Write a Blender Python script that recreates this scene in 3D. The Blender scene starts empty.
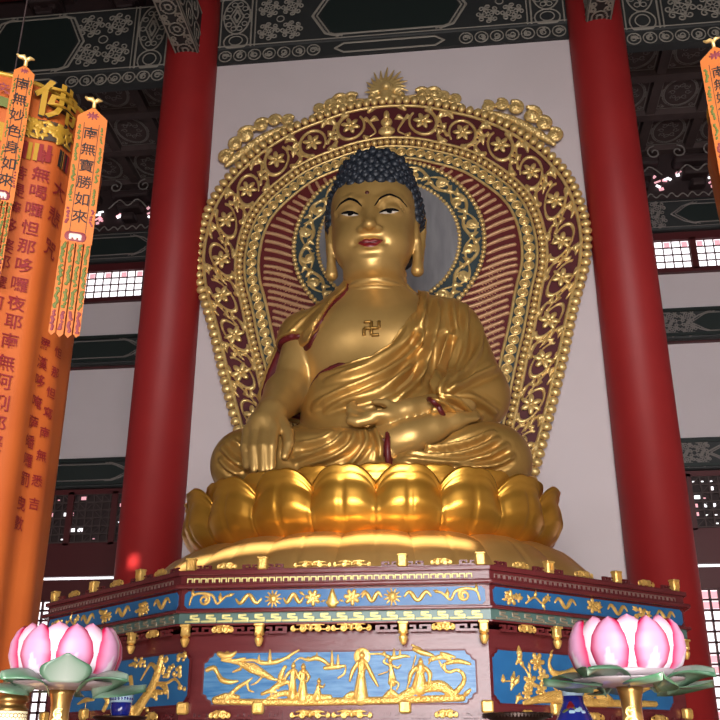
import bpy, math, random
import numpy as np
from mathutils import Vector, Matrix
from mathutils.bvhtree import BVHTree
random.seed(4); rng=np.random.default_rng(7)
SC=bpy.context.scene; COL=SC.collection; PI=math.pi
# ------------------------------------------------------------------ camera
FPX,TH,PSI=947.39,.3985,.1115
CAM=np.array([.9874,-7.0,1.6])
_fw=np.array([-math.sin(PSI)*math.cos(TH),math.cos(PSI)*math.cos(TH),math.sin(TH)])
_rt=np.array([math.cos(PSI),math.sin(PSI),0.]); _up=np.cross(_rt,_fw)
def ray(x,y): return _fw+_rt*(x-360)/FPX-_up*(y-360)/FPX
def atY(x,y,Y):
    r=ray(x,y); return CAM+r*(Y-CAM[1])/r[1]
cd=bpy.data.cameras.new('camera'); cam=bpy.data.objects.new('camera',cd); COL.objects.link(cam)
cd.sensor_fit='HORIZONTAL'; cd.sensor_width=36; cd.lens=36*FPX/720; cd.clip_end=200
M=Matrix([[_rt[i],_up[i],-_fw[i]] for i in range(3)]).to_4x4(); M.translation=Vector(CAM); cam.matrix_world=M
SC.camera=cam
# ------------------------------------------------------------------ materials
def mat(name,col,rough=.5,metal=0.,noise=None,bump=0.,bscale=20.,spec=.5,emit=None,es=1.,coat=0.,attr=None,trans=0.,subs=0.,stretch=None):
    m=bpy.data.materials.new(name); m.use_nodes=True; nt=m.node_tree; b=nt.nodes['Principled BSDF']
    b.inputs['Base Color'].default_value=(*col,1); b.inputs['Roughness'].default_value=rough; b.inputs['Metallic'].default_value=metal
    b.inputs['Specular IOR Level'].default_value=spec; b.inputs['Coat Weight'].default_value=coat; b.inputs['Coat Roughness'].default_value=.15
    b.inputs['Transmission Weight'].default_value=trans; b.inputs['Subsurface Weight'].default_value=subs
    tc=nt.nodes.new('ShaderNodeTexCoord')
    vec=tc.outputs['Object']
    if stretch:
        mp=nt.nodes.new('ShaderNodeMapping'); mp.inputs['Scale'].default_value=stretch; nt.links.new(vec,mp.inputs['Vector']); vec=mp.outputs['Vector']
    src=None
    if attr:
        a=nt.nodes.new('ShaderNodeAttribute'); a.attribute_name=attr; src=a.outputs['Color']; nt.links.new(src,b.inputs['Base Color'])
    if noise:
        c2,sc,amt=noise
        n=nt.nodes.new('ShaderNodeTexNoise'); n.inputs['Scale'].default_value=sc; n.inputs['Detail'].default_value=5
        nt.links.new(vec,n.inputs['Vector'])
        r=nt.nodes.new('ShaderNodeMapRange'); r.inputs['From Min'].default_value=.35; r.inputs['From Max'].default_value=.68; r.inputs['To Max'].default_value=amt
        nt.links.new(n.outputs['Fac'],r.inputs['Value'])
        mx=nt.nodes.new('ShaderNodeMix'); mx.data_type='RGBA'; nt.links.new(r.outputs['Result'],mx.inputs['Factor'])
        mx.inputs['A'].default_value=(*col,1); mx.inputs['B'].default_value=(*c2,1)
        if src: nt.links.new(src,mx.inputs['A'])
        nt.links.new(mx.outputs['Result'],b.inputs['Base Color'])
    if bump:
        n=nt.nodes.new('ShaderNodeTexNoise'); n.inputs['Scale'].default_value=bscale; n.inputs['Detail'].default_value=4
        nt.links.new(vec,n.inputs['Vector'])
        bp=nt.nodes.new('ShaderNodeBump'); bp.inputs['Strength'].default_value=bump; bp.inputs['Distance'].default_value=.02
        nt.links.new(n.outputs['Fac'],bp.inputs['Height']); nt.links.new(bp.outputs['Normal'],b.inputs['Normal'])
    if emit:
        b.inputs['Emission Color'].default_value=(*emit,1); b.inputs['Emission Strength'].default_value=es
    return m
def srgb(r,g,b):
    f=lambda c:(c/255/12.92 if c/255<=.04045 else ((c/255+.055)/1.055)**2.4)
    return (f(r),f(g),f(b))
MT=dict(
 skin=mat('gilded_skin',srgb(194,156,92),.39,.56,noise=(srgb(170,132,70),3.,.5)),
 robe=mat('gilded_robe',srgb(190,148,80),.37,.60,noise=(srgb(168,128,64),3.,.5)),
 lining=mat('maroon_lacquer',srgb(92,14,20),.5,noise=(srgb(70,8,14),6.,.6)),
 hair=mat('dark_blue_hair',srgb(38,44,54),.5,.1,noise=(srgb(22,26,34),12.,.7)),
 lip=mat('lip_paint',srgb(118,18,22),.4), white=mat('eye_white',srgb(205,192,176),.5), black=mat('black_paint',srgb(12,10,10),.9,spec=.1),
 urna=mat('urna_paint',srgb(70,22,14),.4), emblem=mat('emblem_gold',srgb(150,112,52),.4,.7),
 lotus=mat('bright_gold_leaf',srgb(228,170,70),.33,.78,noise=(srgb(204,140,44),2.5,.6)),
 lotusb=mat('satin_gold_leaf',srgb(216,168,100),.36,.5,noise=(srgb(196,146,76),2.5,.5)),
 carve=mat('carved_gilt',srgb(236,204,136),.38,.5,noise=(srgb(204,164,92),9.,.6)),
 carve2=mat('pedestal_gilt',srgb(236,194,110),.36,.52,noise=(srgb(200,148,66),14.,.7),bump=.25,bscale=60),
 mfield=mat('maroon_field',srgb(84,20,28),.6,noise=(srgb(66,12,20),5.,.6)),
 rayred=mat('red_ray_field',srgb(92,15,17),.6), raygold=mat('pale_rose_gilt',srgb(205,160,120),.45,.35),
 teal=mat('slate_teal',srgb(52,66,70),.5,noise=(srgb(38,52,56),6.,.5)),
 mirror=mat('grey_silver_disc',srgb(150,148,150),.5,.35,noise=(srgb(128,126,130),3.,.8),stretch=(3,3,.6)),
 wood=mat('maroon_wood',srgb(100,38,40),.25,spec=.34,noise=(srgb(86,28,32),3.,.6),bump=.08,bscale=9,stretch=(1,1,5)),
 blue=mat('painted_blue',srgb(38,98,150),.34,spec=.34,noise=(srgb(30,84,132),8.,.6),bump=.10,bscale=14),
 bluew=mat('painted_blue_waves',srgb(38,98,150),.32,spec=.3,noise=(srgb(104,150,186),9.,.6),bump=.10,bscale=14,stretch=(.7,.7,5)),
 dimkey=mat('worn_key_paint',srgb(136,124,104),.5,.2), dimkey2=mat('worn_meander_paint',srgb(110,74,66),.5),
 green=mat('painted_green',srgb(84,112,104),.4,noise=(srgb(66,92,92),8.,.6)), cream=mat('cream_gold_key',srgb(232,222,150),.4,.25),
 column=mat('red_lacquer',srgb(150,34,34),.52,spec=.34,noise=(srgb(136,28,30),1.2,.6),coat=.0),
 wall=mat('pale_plaster',srgb(206,194,196),.8,noise=(srgb(198,186,187),.7,.6),bump=.03,bscale=6),
 dark=mat('dark_timber',srgb(44,26,26),.7,noise=(srgb(32,18,20),4.,.6)),
 beam=mat('dark_painted_beam',srgb(40,42,42),.6,noise=(srgb(30,32,33),3.,.6)),
 beamg=mat('dark_green_cartouche',srgb(24,34,32),.5), line=mat('grey_green_line',srgb(136,130,120),.6), lineb=mat('dim_grey_line',srgb(112,104,100),.6),
 coffer=mat('coffer_brown',srgb(72,56,54),.7,noise=(srgb(56,42,42),4.,.6)), cofdark=mat('coffer_dark',srgb(46,38,38),.7),
 redwood=mat('dark_red_joinery',srgb(74,16,20),.5), pane=mat('daylit_pane',(.9,.9,.95),.5,emit=(1,.97,1.),es=1.5), pinkpane=mat('pink_pane',(.8,.35,.4),.5,emit=(1,.5,.56),es=.75),
 floor=mat('stone_floor',srgb(150,140,132),.4,noise=(srgb(130,122,116),1.,.6)),
 orange=mat('orange_satin',srgb(172,84,27),.6,noise=(srgb(152,66,19),2.5,.7)), orange2=mat('orange_ribbon',srgb(186,102,34),.6,noise=(srgb(172,88,25),4.,.6)),
 inkred=mat('red_ink',srgb(116,10,12),.7), inkblk=mat('black_ink',srgb(22,16,16),.6), embg=mat('green_embroidery',srgb(88,96,36),.6), embp=mat('purple_embroidery',srgb(120,44,52),.6),
 oldgold=mat('old_gold_embroidery',srgb(170,130,40),.45,.3), brass=mat('brass',srgb(176,140,84),.3,.85,noise=(srgb(130,98,52),12.,.6)),
 petal=mat('lotus_lamp_petal',(1,1,1),.5,attr='Col',subs=0.0,emit=(1,.55,.7),es=.0), bulb=mat('lamp_glow',(1,.9,.9),.5,emit=(1,.85,.9),es=.7),
 leaf=mat('frosted_green_leaf',srgb(140,170,148),.35,attr='Col'), porc=mat('cobalt_porcelain',srgb(30,40,130),.15,coat=.5), porcw=mat('pale_blue_glaze',srgb(170,205,225),.2,coat=.4),
 bronze=mat('dark_bronze',srgb(50,34,28),.4,.6), honey=mat('cream_honeycomb',srgb(250,236,190),.4,emit=(1,.86,.55),es=.55), table=mat('table_lacquer',srgb(70,20,16),.35),
)
# ------------------------------------------------------------------ mesh helpers
def mesh(name,V,F,m,parent=None,smooth=True,cols=None):
    me=bpy.data.meshes.new(name); V=np.asarray(V,float)
    if isinstance(F,np.ndarray): F=F.tolist()
    me.from_pydata(V.tolist(),[],F); me.update()
    if smooth: me.shade_smooth()
    if cols is not None:
        a=me.color_attributes.new('Col','FLOAT_COLOR','POINT'); c=np.ones((len(V),4)); c[:,:3]=cols; a.data.foreach_set('color',c.ravel())
    if m: me.materials.append(MT[m] if isinstance(m,str) else m)
    o=bpy.data.objects.new(name,me); COL.objects.link(o)
    if parent: o.parent=parent
    return o
def thing(name,label,cat,loc=(0,0,0),rz=0,group=None):
    o=bpy.data.objects.new(name,None); COL.objects.link(o); o.location=loc; o.rotation_euler=(0,0,rz); o.empty_display_size=.2
    return tag(o,label,cat,group)
def tag(o,label,cat,group=None):
    o['label']=label; o['category']=cat
    if group: o['group']=group
    return o
def struct(o): o['kind']='structure'; return o
def rel(o,parent):   # keep world-built geometry when the parent Empty sits at a base point
    o.parent=parent; o.matrix_parent_inverse=Matrix.Translation(-parent.location) if parent.rotation_euler.z==0 else parent.matrix_basis.inverted()
    return o
def copytree(o,parent=None):
    c=o.copy(); COL.objects.link(c)
    if parent: c.parent=parent
    for ch in list(o.children): copytree(ch,c)
    return c
class MB:
    def __init__(s): s.V=[]; s.F=[]; s.n=0
    def add(s,V,F):
        V=np.asarray(V,float); s.V.append(V)
        for f in F: s.F.append([int(i)+s.n for i in f])
        s.n+=len(V); return s
    def box(s,c,d,R=None):
        c=np.array(c,float); h=np.array(d,float)/2
        v=np.array([[x,y,z] for x in(-1,1) for y in(-1,1) for z in(-1,1)],float)*h
        if R is not None: v=v@np.array(R).T
        return s.add(v+c,[(0,1,3,2),(4,6,7,5),(0,4,5,1),(2,3,7,6),(0,2,6,4),(1,5,7,3)])
    def bbox(s,lo,hi): lo=np.array(lo,float);hi=np.array(hi,float); return s.box((lo+hi)/2,hi-lo)
    def cham(s,c,d,b,R=None):   # bevelled box
        c=np.array(c,float); h=np.array(d,float)/2; V=[];idx={}
        for x in(-1,1):
            for y in(-1,1):
                for z in(-1,1):
                    for k in range(3):
                        p=np.array([x,y,z])*h; q=p.copy()
                        for j in range(3):
                            if j!=k: q[j]-=np.sign(p[j])*b
                        idx[(x,y,z,k)]=len(V); V.append(q)
        F=[]
        for k in range(3):
            a,b2=[j for j in range(3) if j!=k]
            for sg in(-1,1):
                L=[]
                for u,v in((-1,-1),(1,-1),(1,1),(-1,1)):
                    t=[0,0,0]; t[k]=sg;t[a]=u;t[b2]=v; L.append(idx[(*t,k)])
                F.append(L if (sg>0)==(k!=1) else L[::-1])
            for u in(-1,1):
                for v in(-1,1):
                    t0=[0,0,0];t1=[0,0,0]; t0[k]=-1;t1[k]=1; t0[a]=t1[a]=u;t0[b2]=t1[b2]=v
                    F.append([idx[(*t0,a)],idx[(*t1,a)],idx[(*t1,b2)],idx[(*t0,b2)]])
        for x in(-1,1):
            for y in(-1,1):
                for z in(-1,1): F.append([idx[(x,y,z,k)] for k in range(3)])
        V=np.array(V)
        if R is not None: V=V@np.array(R).T
        return s.add(V+c,F)
    def sphere(s,c,r,nu=10,nv=7,R=None):
        r=np.array(r if np.ndim(r) else (r,r,r),float); V=[(0,0,1)]
        for j in range(1,nv):
            t=PI*j/nv
            for i in range(nu): V.append((math.sin(t)*math.cos(2*PI*i/nu),math.sin(t)*math.sin(2*PI*i/nu),math.cos(t)))
        V.append((0,0,-1)); F=[]
        for i in range(nu): F.append((0,1+i,1+(i+1)%nu))
        for j in range(nv-2):
            for i in range(nu):
                a=1+j*nu+i;b=1+j*nu+(i+1)%nu; F.append((a,a+nu,b+nu,b))
        e=len(V)-1;o=1+(nv-2)*nu
        for i in range(nu): F.append((e,o+(i+1)%nu,o+i))
        V=np.array(V)*r
        if R is not None: V=V@np.array(R).T
        return s.add(V+np.array(c,float),F)
    def tube(s,P,r,n=8,closed=False,flat=None):
        P=np.asarray(P,float); m=len(P); r=np.full(m,r,float) if np.ndim(r)==0 else np.asarray(r,float)
        T=np.roll(P,-1,0)-np.roll(P,1,0)
        if not closed: T[0]=P[1]-P[0];T[-1]=P[-1]-P[-2]
        T/=np.linalg.norm(T,axis=1)[:,None]+1e-12
        u=np.array([0,0,1.]) if abs(T[0][2])<.9 else np.array([1.,0,0]); V=[]
        for i in range(m):
            u=u-T[i]*(u@T[i]); u/=np.linalg.norm(u)+1e-12; w=np.cross(T[i],u)
            for k in range(n):
                a=2*PI*k/n; V.append(P[i]+r[i]*(math.cos(a)*u+math.sin(a)*w))
        F=[]
        for i in range(m if closed else m-1):
            j=(i+1)%m
            for k in range(n): F.append((i*n+k,i*n+(k+1)%n,j*n+(k+1)%n,j*n+k))
        if not closed: F.append(list(range(n))[::-1]); F.append([(m-1)*n+k for k in range(n)])
        return s.add(V,F)
    def lathe(s,prof,n=32,c=(0,0,0),sx=1,sy=1,ripple=None):
        V=[];F=[];m=len(prof)
        for (r,z) in prof:
            for k in range(n):
                a=2*PI*k/n; q=r*(1+(ripple(a) if ripple else 0)); V.append((c[0]+sx*q*math.cos(a),c[1]+sy*q*math.sin(a),c[2]+z))
        for i in range(m-1):
            for k in range(n): F.append((i*n+k,i*n+(k+1)%n,(i+1)*n+(k+1)%n,(i+1)*n+k))
        if prof[0][0]>1e-4: F.append(list(range(n))[::-1])
        if prof[-1][0]>1e-4: F.append([(m-1)*n+k for k in range(n)])
        return s.add(V,F)
    def prism(s,poly,y0,y1):   # polygon in XZ extruded along Y
        n=len(poly); V=[(x,y0,z) for x,z in poly]+[(x,y1,z) for x,z in poly]
        F=[list(range(n)),list(range(n,2*n))[::-1]]+[(i,i+n,(i+1)%n+n,(i+1)%n) for i in range(n)]
        return s.add(V,F)
    def prismz(s,poly,z0,z1):
        n=len(poly); V=[(x,y,z0) for x,y in poly]+[(x,y,z1) for x,y in poly]
        F=[list(range(n))[::-1],list(range(n,2*n))]+[(i,(i+1)%n,(i+1)%n+n,i+n) for i in range(n)]
        return s.add(V,F)
    def xf(s,f): s.V=[f(v) for v in s.V]; return s
    def build(s,name,m,parent=None,smooth=True,**k):
        return mesh(name,np.vstack(s.V),s.F,m,parent,smooth,**k)
def spline(P,n=8,closed=False):
    P=np.asarray(P,float); m=len(P); out=[]
    for i in range(m if closed else m-1):
        if closed: a,b,c,d=P[i-1],P[i],P[(i+1)%m],P[(i+2)%m]
        else: a=P[max(i-1,0)];b=P[i];c=P[i+1];d=P[min(i+2,m-1)]
        for k in range(n):
            t=k/n; out.append(.5*((2*b)+(c-a)*t+(2*a-5*b+4*c-d)*t*t+(3*b-3*c+d-a)*t**3))
    if not closed: out.append(P[-1])
    return np.array(out)
def resample(P,n):
    P=np.asarray(P,float); L=np.r_[0,np.cumsum(np.linalg.norm(np.diff(P,axis=0),axis=1))]; t=np.linspace(0,L[-1],n)
    return np.stack([np.interp(t,L,P[:,k]) for k in range(P.shape[1])],1)
# relief: strokes (polyline, radius or radii) in a 2-D frame raised into a rounded carving; mapf(x,y,h)->world
def relief(name,strokes,cell,H,mapf,m,parent=None,hmul=1.,chase=0.):
    segs=[]
    for P,r in strokes:
        P=np.asarray(P,float)
        if P.ndim==1: P=np.array([P,P+1e-5])
        r=np.full(len(P),r,float) if np.ndim(r)==0 else np.interp(np.linspace(0,1,len(P)),np.linspace(0,1,len(r)),r)
        for i in range(len(P)-1): segs.append((P[i],P[i+1],r[i],r[i+1]))
    lo=np.min([np.minimum(a,b)-max(p,q) for a,b,p,q in segs],0)-2*cell; hi=np.max([np.maximum(a,b)+max(p,q) for a,b,p,q in segs],0)+2*cell
    nx,ny=(np.ceil((hi-lo)/cell)+1).astype(int); S=np.full((nx,ny),cell*3.); Z=np.zeros((nx,ny))
    for a,b,p,q in segs:
        R=max(p,q)+2*cell; i0=np.maximum(((np.minimum(a,b)-R-lo)/cell).astype(int),0); i1=np.minimum(((np.maximum(a,b)+R-lo)/cell).astype(int)+2,(nx,ny))
        X=lo[0]+cell*np.arange(i0[0],i1[0])[:,None]; Yy=lo[1]+cell*np.arange(i0[1],i1[1])[None,:]
        d=b-a; L=max(d@d,1e-12); t=np.clip(((X-a[0])*d[0]+(Yy-a[1])*d[1])/L,0,1); dd=np.hypot(X-a[0]-t*d[0],Yy-a[1]-t*d[1]); rr=p+(q-p)*t
        sl=(slice(i0[0],i1[0]),slice(i0[1],i1[1])); S[sl]=np.minimum(S[sl],dd-rr)
        Z[sl]=np.maximum(Z[sl],np.minimum(H,rr*hmul)*np.sqrt(np.clip(1-(dd/np.maximum(rr,1e-6))**2,0,1)))
    gx,gy=np.gradient(S,cell); g2=np.maximum(gx*gx+gy*gy,.25); ins=S<0
    X,Yy=np.meshgrid(lo[0]+cell*np.arange(nx),lo[1]+cell*np.arange(ny),indexing='ij')
    mv=np.clip(S,0,cell*1.5); out=~ins; X=np.where(out,X-gx*mv/g2,X); Yy=np.where(out,Yy-gy*mv/g2,Yy); Z=np.where(out,-.003,Z)
    if chase:
        fx,fy=X/chase,Yy/chase; Z=np.where(ins,Z*(.72+.28*np.abs(np.sin(fx*2.1+1.3*np.sin(fy*1.7)))*np.abs(np.cos(fy*2.3+1.1*np.sin(fx*1.9)))*1.3),Z)
    cellin=ins[:-1,:-1]|ins[1:,:-1]|ins[1:,1:]|ins[:-1,1:]
    I,J=np.nonzero(cellin); idx=lambda i,j:i*ny+j
    Fq=np.stack([idx(I,J),idx(I+1,J),idx(I+1,J+1),idx(I,J+1)],1); u,inv=np.unique(Fq,return_inverse=True); Fq=inv.reshape(-1,4)
    V=mapf(X.ravel()[u],Yy.ravel()[u],Z.ravel()[u])
    return mesh(name,V,Fq,m,parent)
def ell(cx,cy,rx,ry,a=0):   # ellipse stroke
    c,s=math.cos(a),math.sin(a)
    if rx>=ry: d=rx-ry; return (np.array([[cx-d*c,cy-d*s],[cx+d*c,cy+d*s]]),ry)
    d=ry-rx; return (np.array([[cx+d*s,cy-d*c],[cx-d*s,cy+d*c]]),rx)
def spiral(cx,cy,r0,r1,a0,turns,n=18):
    t=np.linspace(0,1,n); r=r0+(r1-r0)*t; a=a0+2*PI*turns*t
    return np.stack([cx+r*np.cos(a),cy+r*np.sin(a)],1)
# ------------------------------------------------------------------ signed-distance sculpting
def smin(a,b,k): h=np.clip(.5+.5*(b-a)/k,0,1); return b+(a-b)*h-k*h*(1-h)
def smax(a,b,k): return -smin(-a,-b,k)
def sE(p,c,r,rot=None):
    q=p-np.array(c)
    if rot is not None: q=q@np.array(rot)
    r=np.array(r,float); k0=np.linalg.norm(q/r,axis=1); k1=np.linalg.norm(q/(r*r),axis=1); return k0*(k0-1)/np.maximum(k1,1e-9)
def sC(p,a,b,ra,rb):
    a=np.array(a,float);b=np.array(b,float); d=b-a; t=np.clip((p-a)@d/(d@d),0,1); return np.linalg.norm(p-a-t[:,None]*d,axis=1)-(ra+(rb-ra)*t)
def chain(p,P,R,k=.03):
    P=[np.array(q,float) for q in P]; s=None
    for i in range(len(P)-1):
        d=sC(p,P[i],P[i+1],R[i],R[i+1]); s=d if s is None else smin(s,d,k)
    return s
def rotz(a): c,s=math.cos(a),math.sin(a); return np.array([[c,-s,0],[s,c,0],[0,0,1]])
def roty(a): c,s=math.cos(a),math.sin(a); return np.array([[c,0,s],[0,1,0],[-s,0,c]])
def rotx(a): c,s=math.cos(a),math.sin(a); return np.array([[1,0,0],[0,c,-s],[0,s,c]])
def polysd(x,z,poly):   # 2-D signed distance, negative inside
    P=np.array(poly,float); n=len(P); d=np.full(x.shape,1e9); ins=np.zeros(x.shape,bool)
    for i in range(n):
        a=P[i];b=P[(i+1)%n]; e=b-a; wx=x-a[0];wz=z-a[1]; t=np.clip((wx*e[0]+wz*e[1])/(e@e),0,1)
        d=np.minimum(d,(wx-e[0]*t)**2+(wz-e[1]*t)**2)
        c=((a[1]>z)!=(b[1]>z)); xx=(b[0]-a[0])*(z-a[1])/((b[1]-a[1]) if b[1]!=a[1] else 1e-9)+a[0]; ins^=(c&(x<xx))
    d=np.sqrt(d); return np.where(ins,-d,d)
def nets(f,lo,hi,h,co=4):   # surface nets on a sparse grid
    lo=np.array(lo,float);hi=np.array(hi,float); n=(np.ceil((hi-lo)/(h*co)).astype(int))*co+1
    nc=(n-1)//co+1; ax=[lo[k]+h*co*np.arange(nc[k]) for k in range(3)]
    G=np.stack(np.meshgrid(*ax,indexing='ij'),-1).reshape(-1,3); dc=f(G).reshape(nc)
    near=np.abs(dc)<h*co*1.9
    cell=near[:-1,:-1,:-1].copy()
    for a in(0,1):
        for b in(0,1):
            for c in(0,1): cell|=near[a:nc[0]-1+a,b:nc[1]-1+b,c:nc[2]-1+c]
    up=lambda A:A.repeat(co,0).repeat(co,1).repeat(co,2)
    D=np.empty(n); D[:]=1.; D[:-1,:-1,:-1]=up(dc[:-1,:-1,:-1]); mask=np.zeros(n,bool); mc=up(cell)
    for a in(0,1):
        for b in(0,1):
            for c in(0,1): mask[a:n[0]-1+a,b:n[1]-1+b,c:n[2]-1+c]|=mc
    I=np.argwhere(mask); D[mask]=f(lo+h*I)
    s=D<0; cnt=np.zeros(n-1,int); acc=np.zeros((*(n-1),3)); c0=[slice(0,-1)]*3
    def sub(A,o): return A[o[0]:n[0]-1+o[0],o[1]:n[1]-1+o[1],o[2]:n[2]-1+o[2]]
    cor=[(a,b,c) for a in(0,1) for b in(0,1) for c in(0,1)]
    for i in range(8):
        for j in range(i+1,8):
            df=np.abs(np.subtract(cor[i],cor[j]))
            if df.sum()!=1: continue
            A=sub(D,cor[i]);B=sub(D,cor[j]); x=(A<0)!=(B<0)
            den=np.where(x,A-B,1.); t=np.where(x,A/den,0)
            cnt+=x
            for k in range(3): acc[...,k]+=np.where(x,cor[i][k]+t*(cor[j][k]-cor[i][k]),0)
    act=cnt>0; vid=np.full(n-1,-1); vid[act]=np.arange(act.sum())
    V=lo+h*(np.argwhere(act)+acc[act]/cnt[act][:,None]); F=[]
    for k in range(3):
        o=[0,0,0];o[k]=1; u,v=[(1,2),(2,0),(0,1)][k]
        A=s[tuple(slice(1,-1) if j!=k else slice(0,-1) for j in range(3))]; B=s[tuple(slice(1,-1) if j!=k else slice(1,None) for j in range(3))]
        for flip,X in((0,A&~B),(1,~A&B)):
            P=np.argwhere(X)
            if not len(P): continue
            Q=P.copy()
            for j in range(3):
                if j!=k: Q[:,j]+=1
            e=np.zeros(3,int);e[u]=1; g=np.zeros(3,int);g[v]=1
            q=[vid[tuple((Q-e-g).T)],vid[tuple((Q-g).T)],vid[tuple(Q.T)],vid[tuple((Q-e).T)]]
            F.append(np.stack(q if not flip else q[::-1],1))
    F=np.vstack(F); F=F[(F>=0).all(1)]
    return V,F
def vnormals(V,F):
    n=np.cross(V[F[:,2]]-V[F[:,0]],V[F[:,3]]-V[F[:,1]]); N=np.zeros_like(V)
    for k in range(4): np.add.at(N,F[:,k],n)
    return N/(np.linalg.norm(N,axis=1)[:,None]+1e-12)
def smoothv(V,F,it=2,l=.5):
    E=np.vstack([F[:,[0,1]],F[:,[1,2]],F[:,[2,3]],F[:,[3,0]]]); 
    for _ in range(it):
        A=np.zeros_like(V);c=np.zeros(len(V)); np.add.at(A,E[:,0],V[E[:,1]]);np.add.at(A,E[:,1],V[E[:,0]]);np.add.at(c,E[:,0],1);np.add.at(c,E[:,1],1)
        V=V+l*(A/np.maximum(c,1)[:,None]-V)
    return V
# ================================================================== BUDDHA STATUE
P=atY
AX=.02; SY=3.2
def head_sdf(p):
    q=p-np.array([.03,0,0]); ax=np.abs(q[:,0]); m=np.stack([ax,q[:,1],q[:,2]],1)   # mirrored copy
    d=sE(q,(0,3.16,7.78),(.53,.58,.72))
    d=smin(d,sE(q,(0,3.02,7.40),(.485,.465,.55)),.12)
    d=smin(d,sE(m,(.26,2.98,7.86),(.23,.32,.30)),.12)
    d=smin(d,sE(m,(.185,2.86,7.24),(.26,.255,.26)),.10)
    d=smin(d,sE(q,(0,2.78,7.00),(.24,.20,.20)),.12)            # chin
    d=smin(d,sE(q,(0,2.98,6.93),(.36,.30,.17)),.08)            # under-chin
    d=smin(d,sE(q,(0,2.745,6.90),(.12,.09,.08)),.06)
    d=smax(d,-sE(m,(.245,2.50,7.60),(.17,.115,.10)),.07)       # sockets
    d=smin(d,chain(m,[(.07,2.615,7.63),(.13,2.60,7.72),(.23,2.62,7.785),(.34,2.69,7.765),(.43,2.80,7.70)],[.016,.02,.022,.02,.012],.03),.08)  # brow ridge
    d=smin(d,sE(m,(.235,2.75,7.615),(.155,.145,.115)),.03)    # eyeball and lid
    d=smin(d,chain(q,[(0,2.62,7.72),(0,2.575,7.52),(0,2.51,7.34)],[.045,.055,.07],.04),.06)   # nose
    d=smin(d,sE(q,(0,2.495,7.315),(.078,.075,.058)),.05)
    d=smin(d,sE(m,(.092,2.565,7.302),(.06,.066,.046)),.03)
    d=smax(d,-sE(m,(.045,2.51,7.258),(.022,.03,.022)),.02)    # nostrils
    d=smax(d,-sC(q,(0,2.53,7.25),(0,2.53,7.17),.018,.022),.03) # philtrum
    d=smin(d,sE(q,(0,2.66,7.12),(.20,.10,.10)),.05)            # mouth swell
    d=smin(d,sE(m,(.05,2.575,7.135),(.085,.045,.036)),.02)     # upper lip
    d=smin(d,sE(q,(0,2.585,7.075),(.105,.05,.038)),.02)        # lower lip
    d=smax(d,-chain(m,[(0,2.53,7.112),(.08,2.545,7.108),(.165,2.60,7.125)],[.012,.011,.009],.01),.012)
    d=smax(d,-sE(m,(.19,2.575,7.13),(.018,.03,.022)),.05)        # mouth corners
    d=smax(d,-sE(q,(0,2.56,6.995),(.13,.022,.022)),.06)         # below the lip
    d=smax(d,-(chain(m,[(.10,2.585,7.60),(.15,2.57,7.685),(.235,2.585,7.715),(.32,2.64,7.69),(.38,2.73,7.62)],[.010,.011,.011,.010,.008],.01)),.015)  # lid crease
    # long ears
    e=chain(m,[(.53,3.08,7.62),(.565,3.10,7.74),(.59,3.18,7.82),(.605,3.27,7.80),(.595,3.30,7.66),(.575,3.28,7.45),(.545,3.20,7.22),(.525,3.12,7.02)],[.035,.04,.042,.042,.042,.044,.052,.07],.02)
    e=smin(e,chain(m,[(.51,3.04,7.62),(.53,3.06,7.40),(.525,3.09,7.20),(.52,3.11,7.02)],[.045,.045,.05,.075],.02),.02)
    e=smin(e,sE(m,(.515,3.22,7.60),(.03,.13,.28)),.03)
    d=smin(d,e,.03)
    nk=np.hypot(p[:,0]-.03,p[:,1]-3.18)-(.350+.040*np.abs(np.sin((p[:,2]-6.80)*PI/.085))+.12*np.clip((6.72-p[:,2])*2,0,1)**2)
    nk=smax(nk,np.abs(p[:,2]-6.75)-.32,.05)
    d=smin(d,nk,.04)
    return d
def torso(p):
    d=sE(p,(AX,3.22,6.02),(.86,.56,.86))
    d=smin(d,sE(p,(AX-.30,2.90,6.02),(.40,.28,.36)),.25); d=smin(d,sE(p,(AX+.34,2.90,6.02),(.40,.28,.36)),.25)
    d=smin(d,sE(p,(AX,3.05,5.15),(.78,.58,.75)),.25)
    d=smin(d,sC(p,(AX-.70,3.27,6.24),(AX+.78,3.27,6.30),.28,.33),.20)
    d=smin(d,sC(p,(AX,3.3,6.35),(AX+.01,3.24,6.80),.42,.33),.22)
    return d
def rarm(p):
    d=sC(p,(-.80,3.2,6.22),(-.95,3.02,5.50),.26,.215)
    d=smin(d,sE(p,(-.97,2.98,5.45),(.235,.235,.23)),.08)
    d=smin(d,sC(p,(-.99,2.95,5.42),(-1.04,2.50,5.03),.24,.17),.10)
    return d
RH_K=[P(248,431,2.36),P(256,429,2.30),P(265,428.5,2.28),P(274,429,2.28)]
RH_M=[P(245.5,447,2.22),P(253.5,447,2.17),P(263,446,2.15),P(272,446,2.15)]
RH_T=[P(247,466,2.20),P(254,470,2.15),P(263,471,2.13),P(271.5,469,2.14)]
def rhand(p):
    w=np.array([-1.04,2.48,5.02]); d=None
    pal=sC(p,w,P(264,424,2.38),.17,.17)
    for k in RH_K: pal=smin(pal,sC(p,w*.4+P(264,420,2.42)*.6,k,.12,.065),.05)
    d=pal
    for i in range(4):
        d=smin(d,chain(p,[RH_K[i],RH_M[i],RH_T[i]],[.062,.056,.044],.012),.018)
    th=[P(281,424,2.42),P(288,434,2.34),P(289,444,2.27),P(284.5,457,2.22)]
    d=smin(d,chain(p,th,[.09,.068,.06,.045],.02),.03)
    return d
def larm(p):
    d=sC(p,(.90,3.24,6.22),(1.14,3.04,5.36),.34,.33)
    d=smin(d,sC(p,(1.13,3.0,5.32),(.70,2.45,5.08),.33,.20),.15)
    return d
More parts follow.
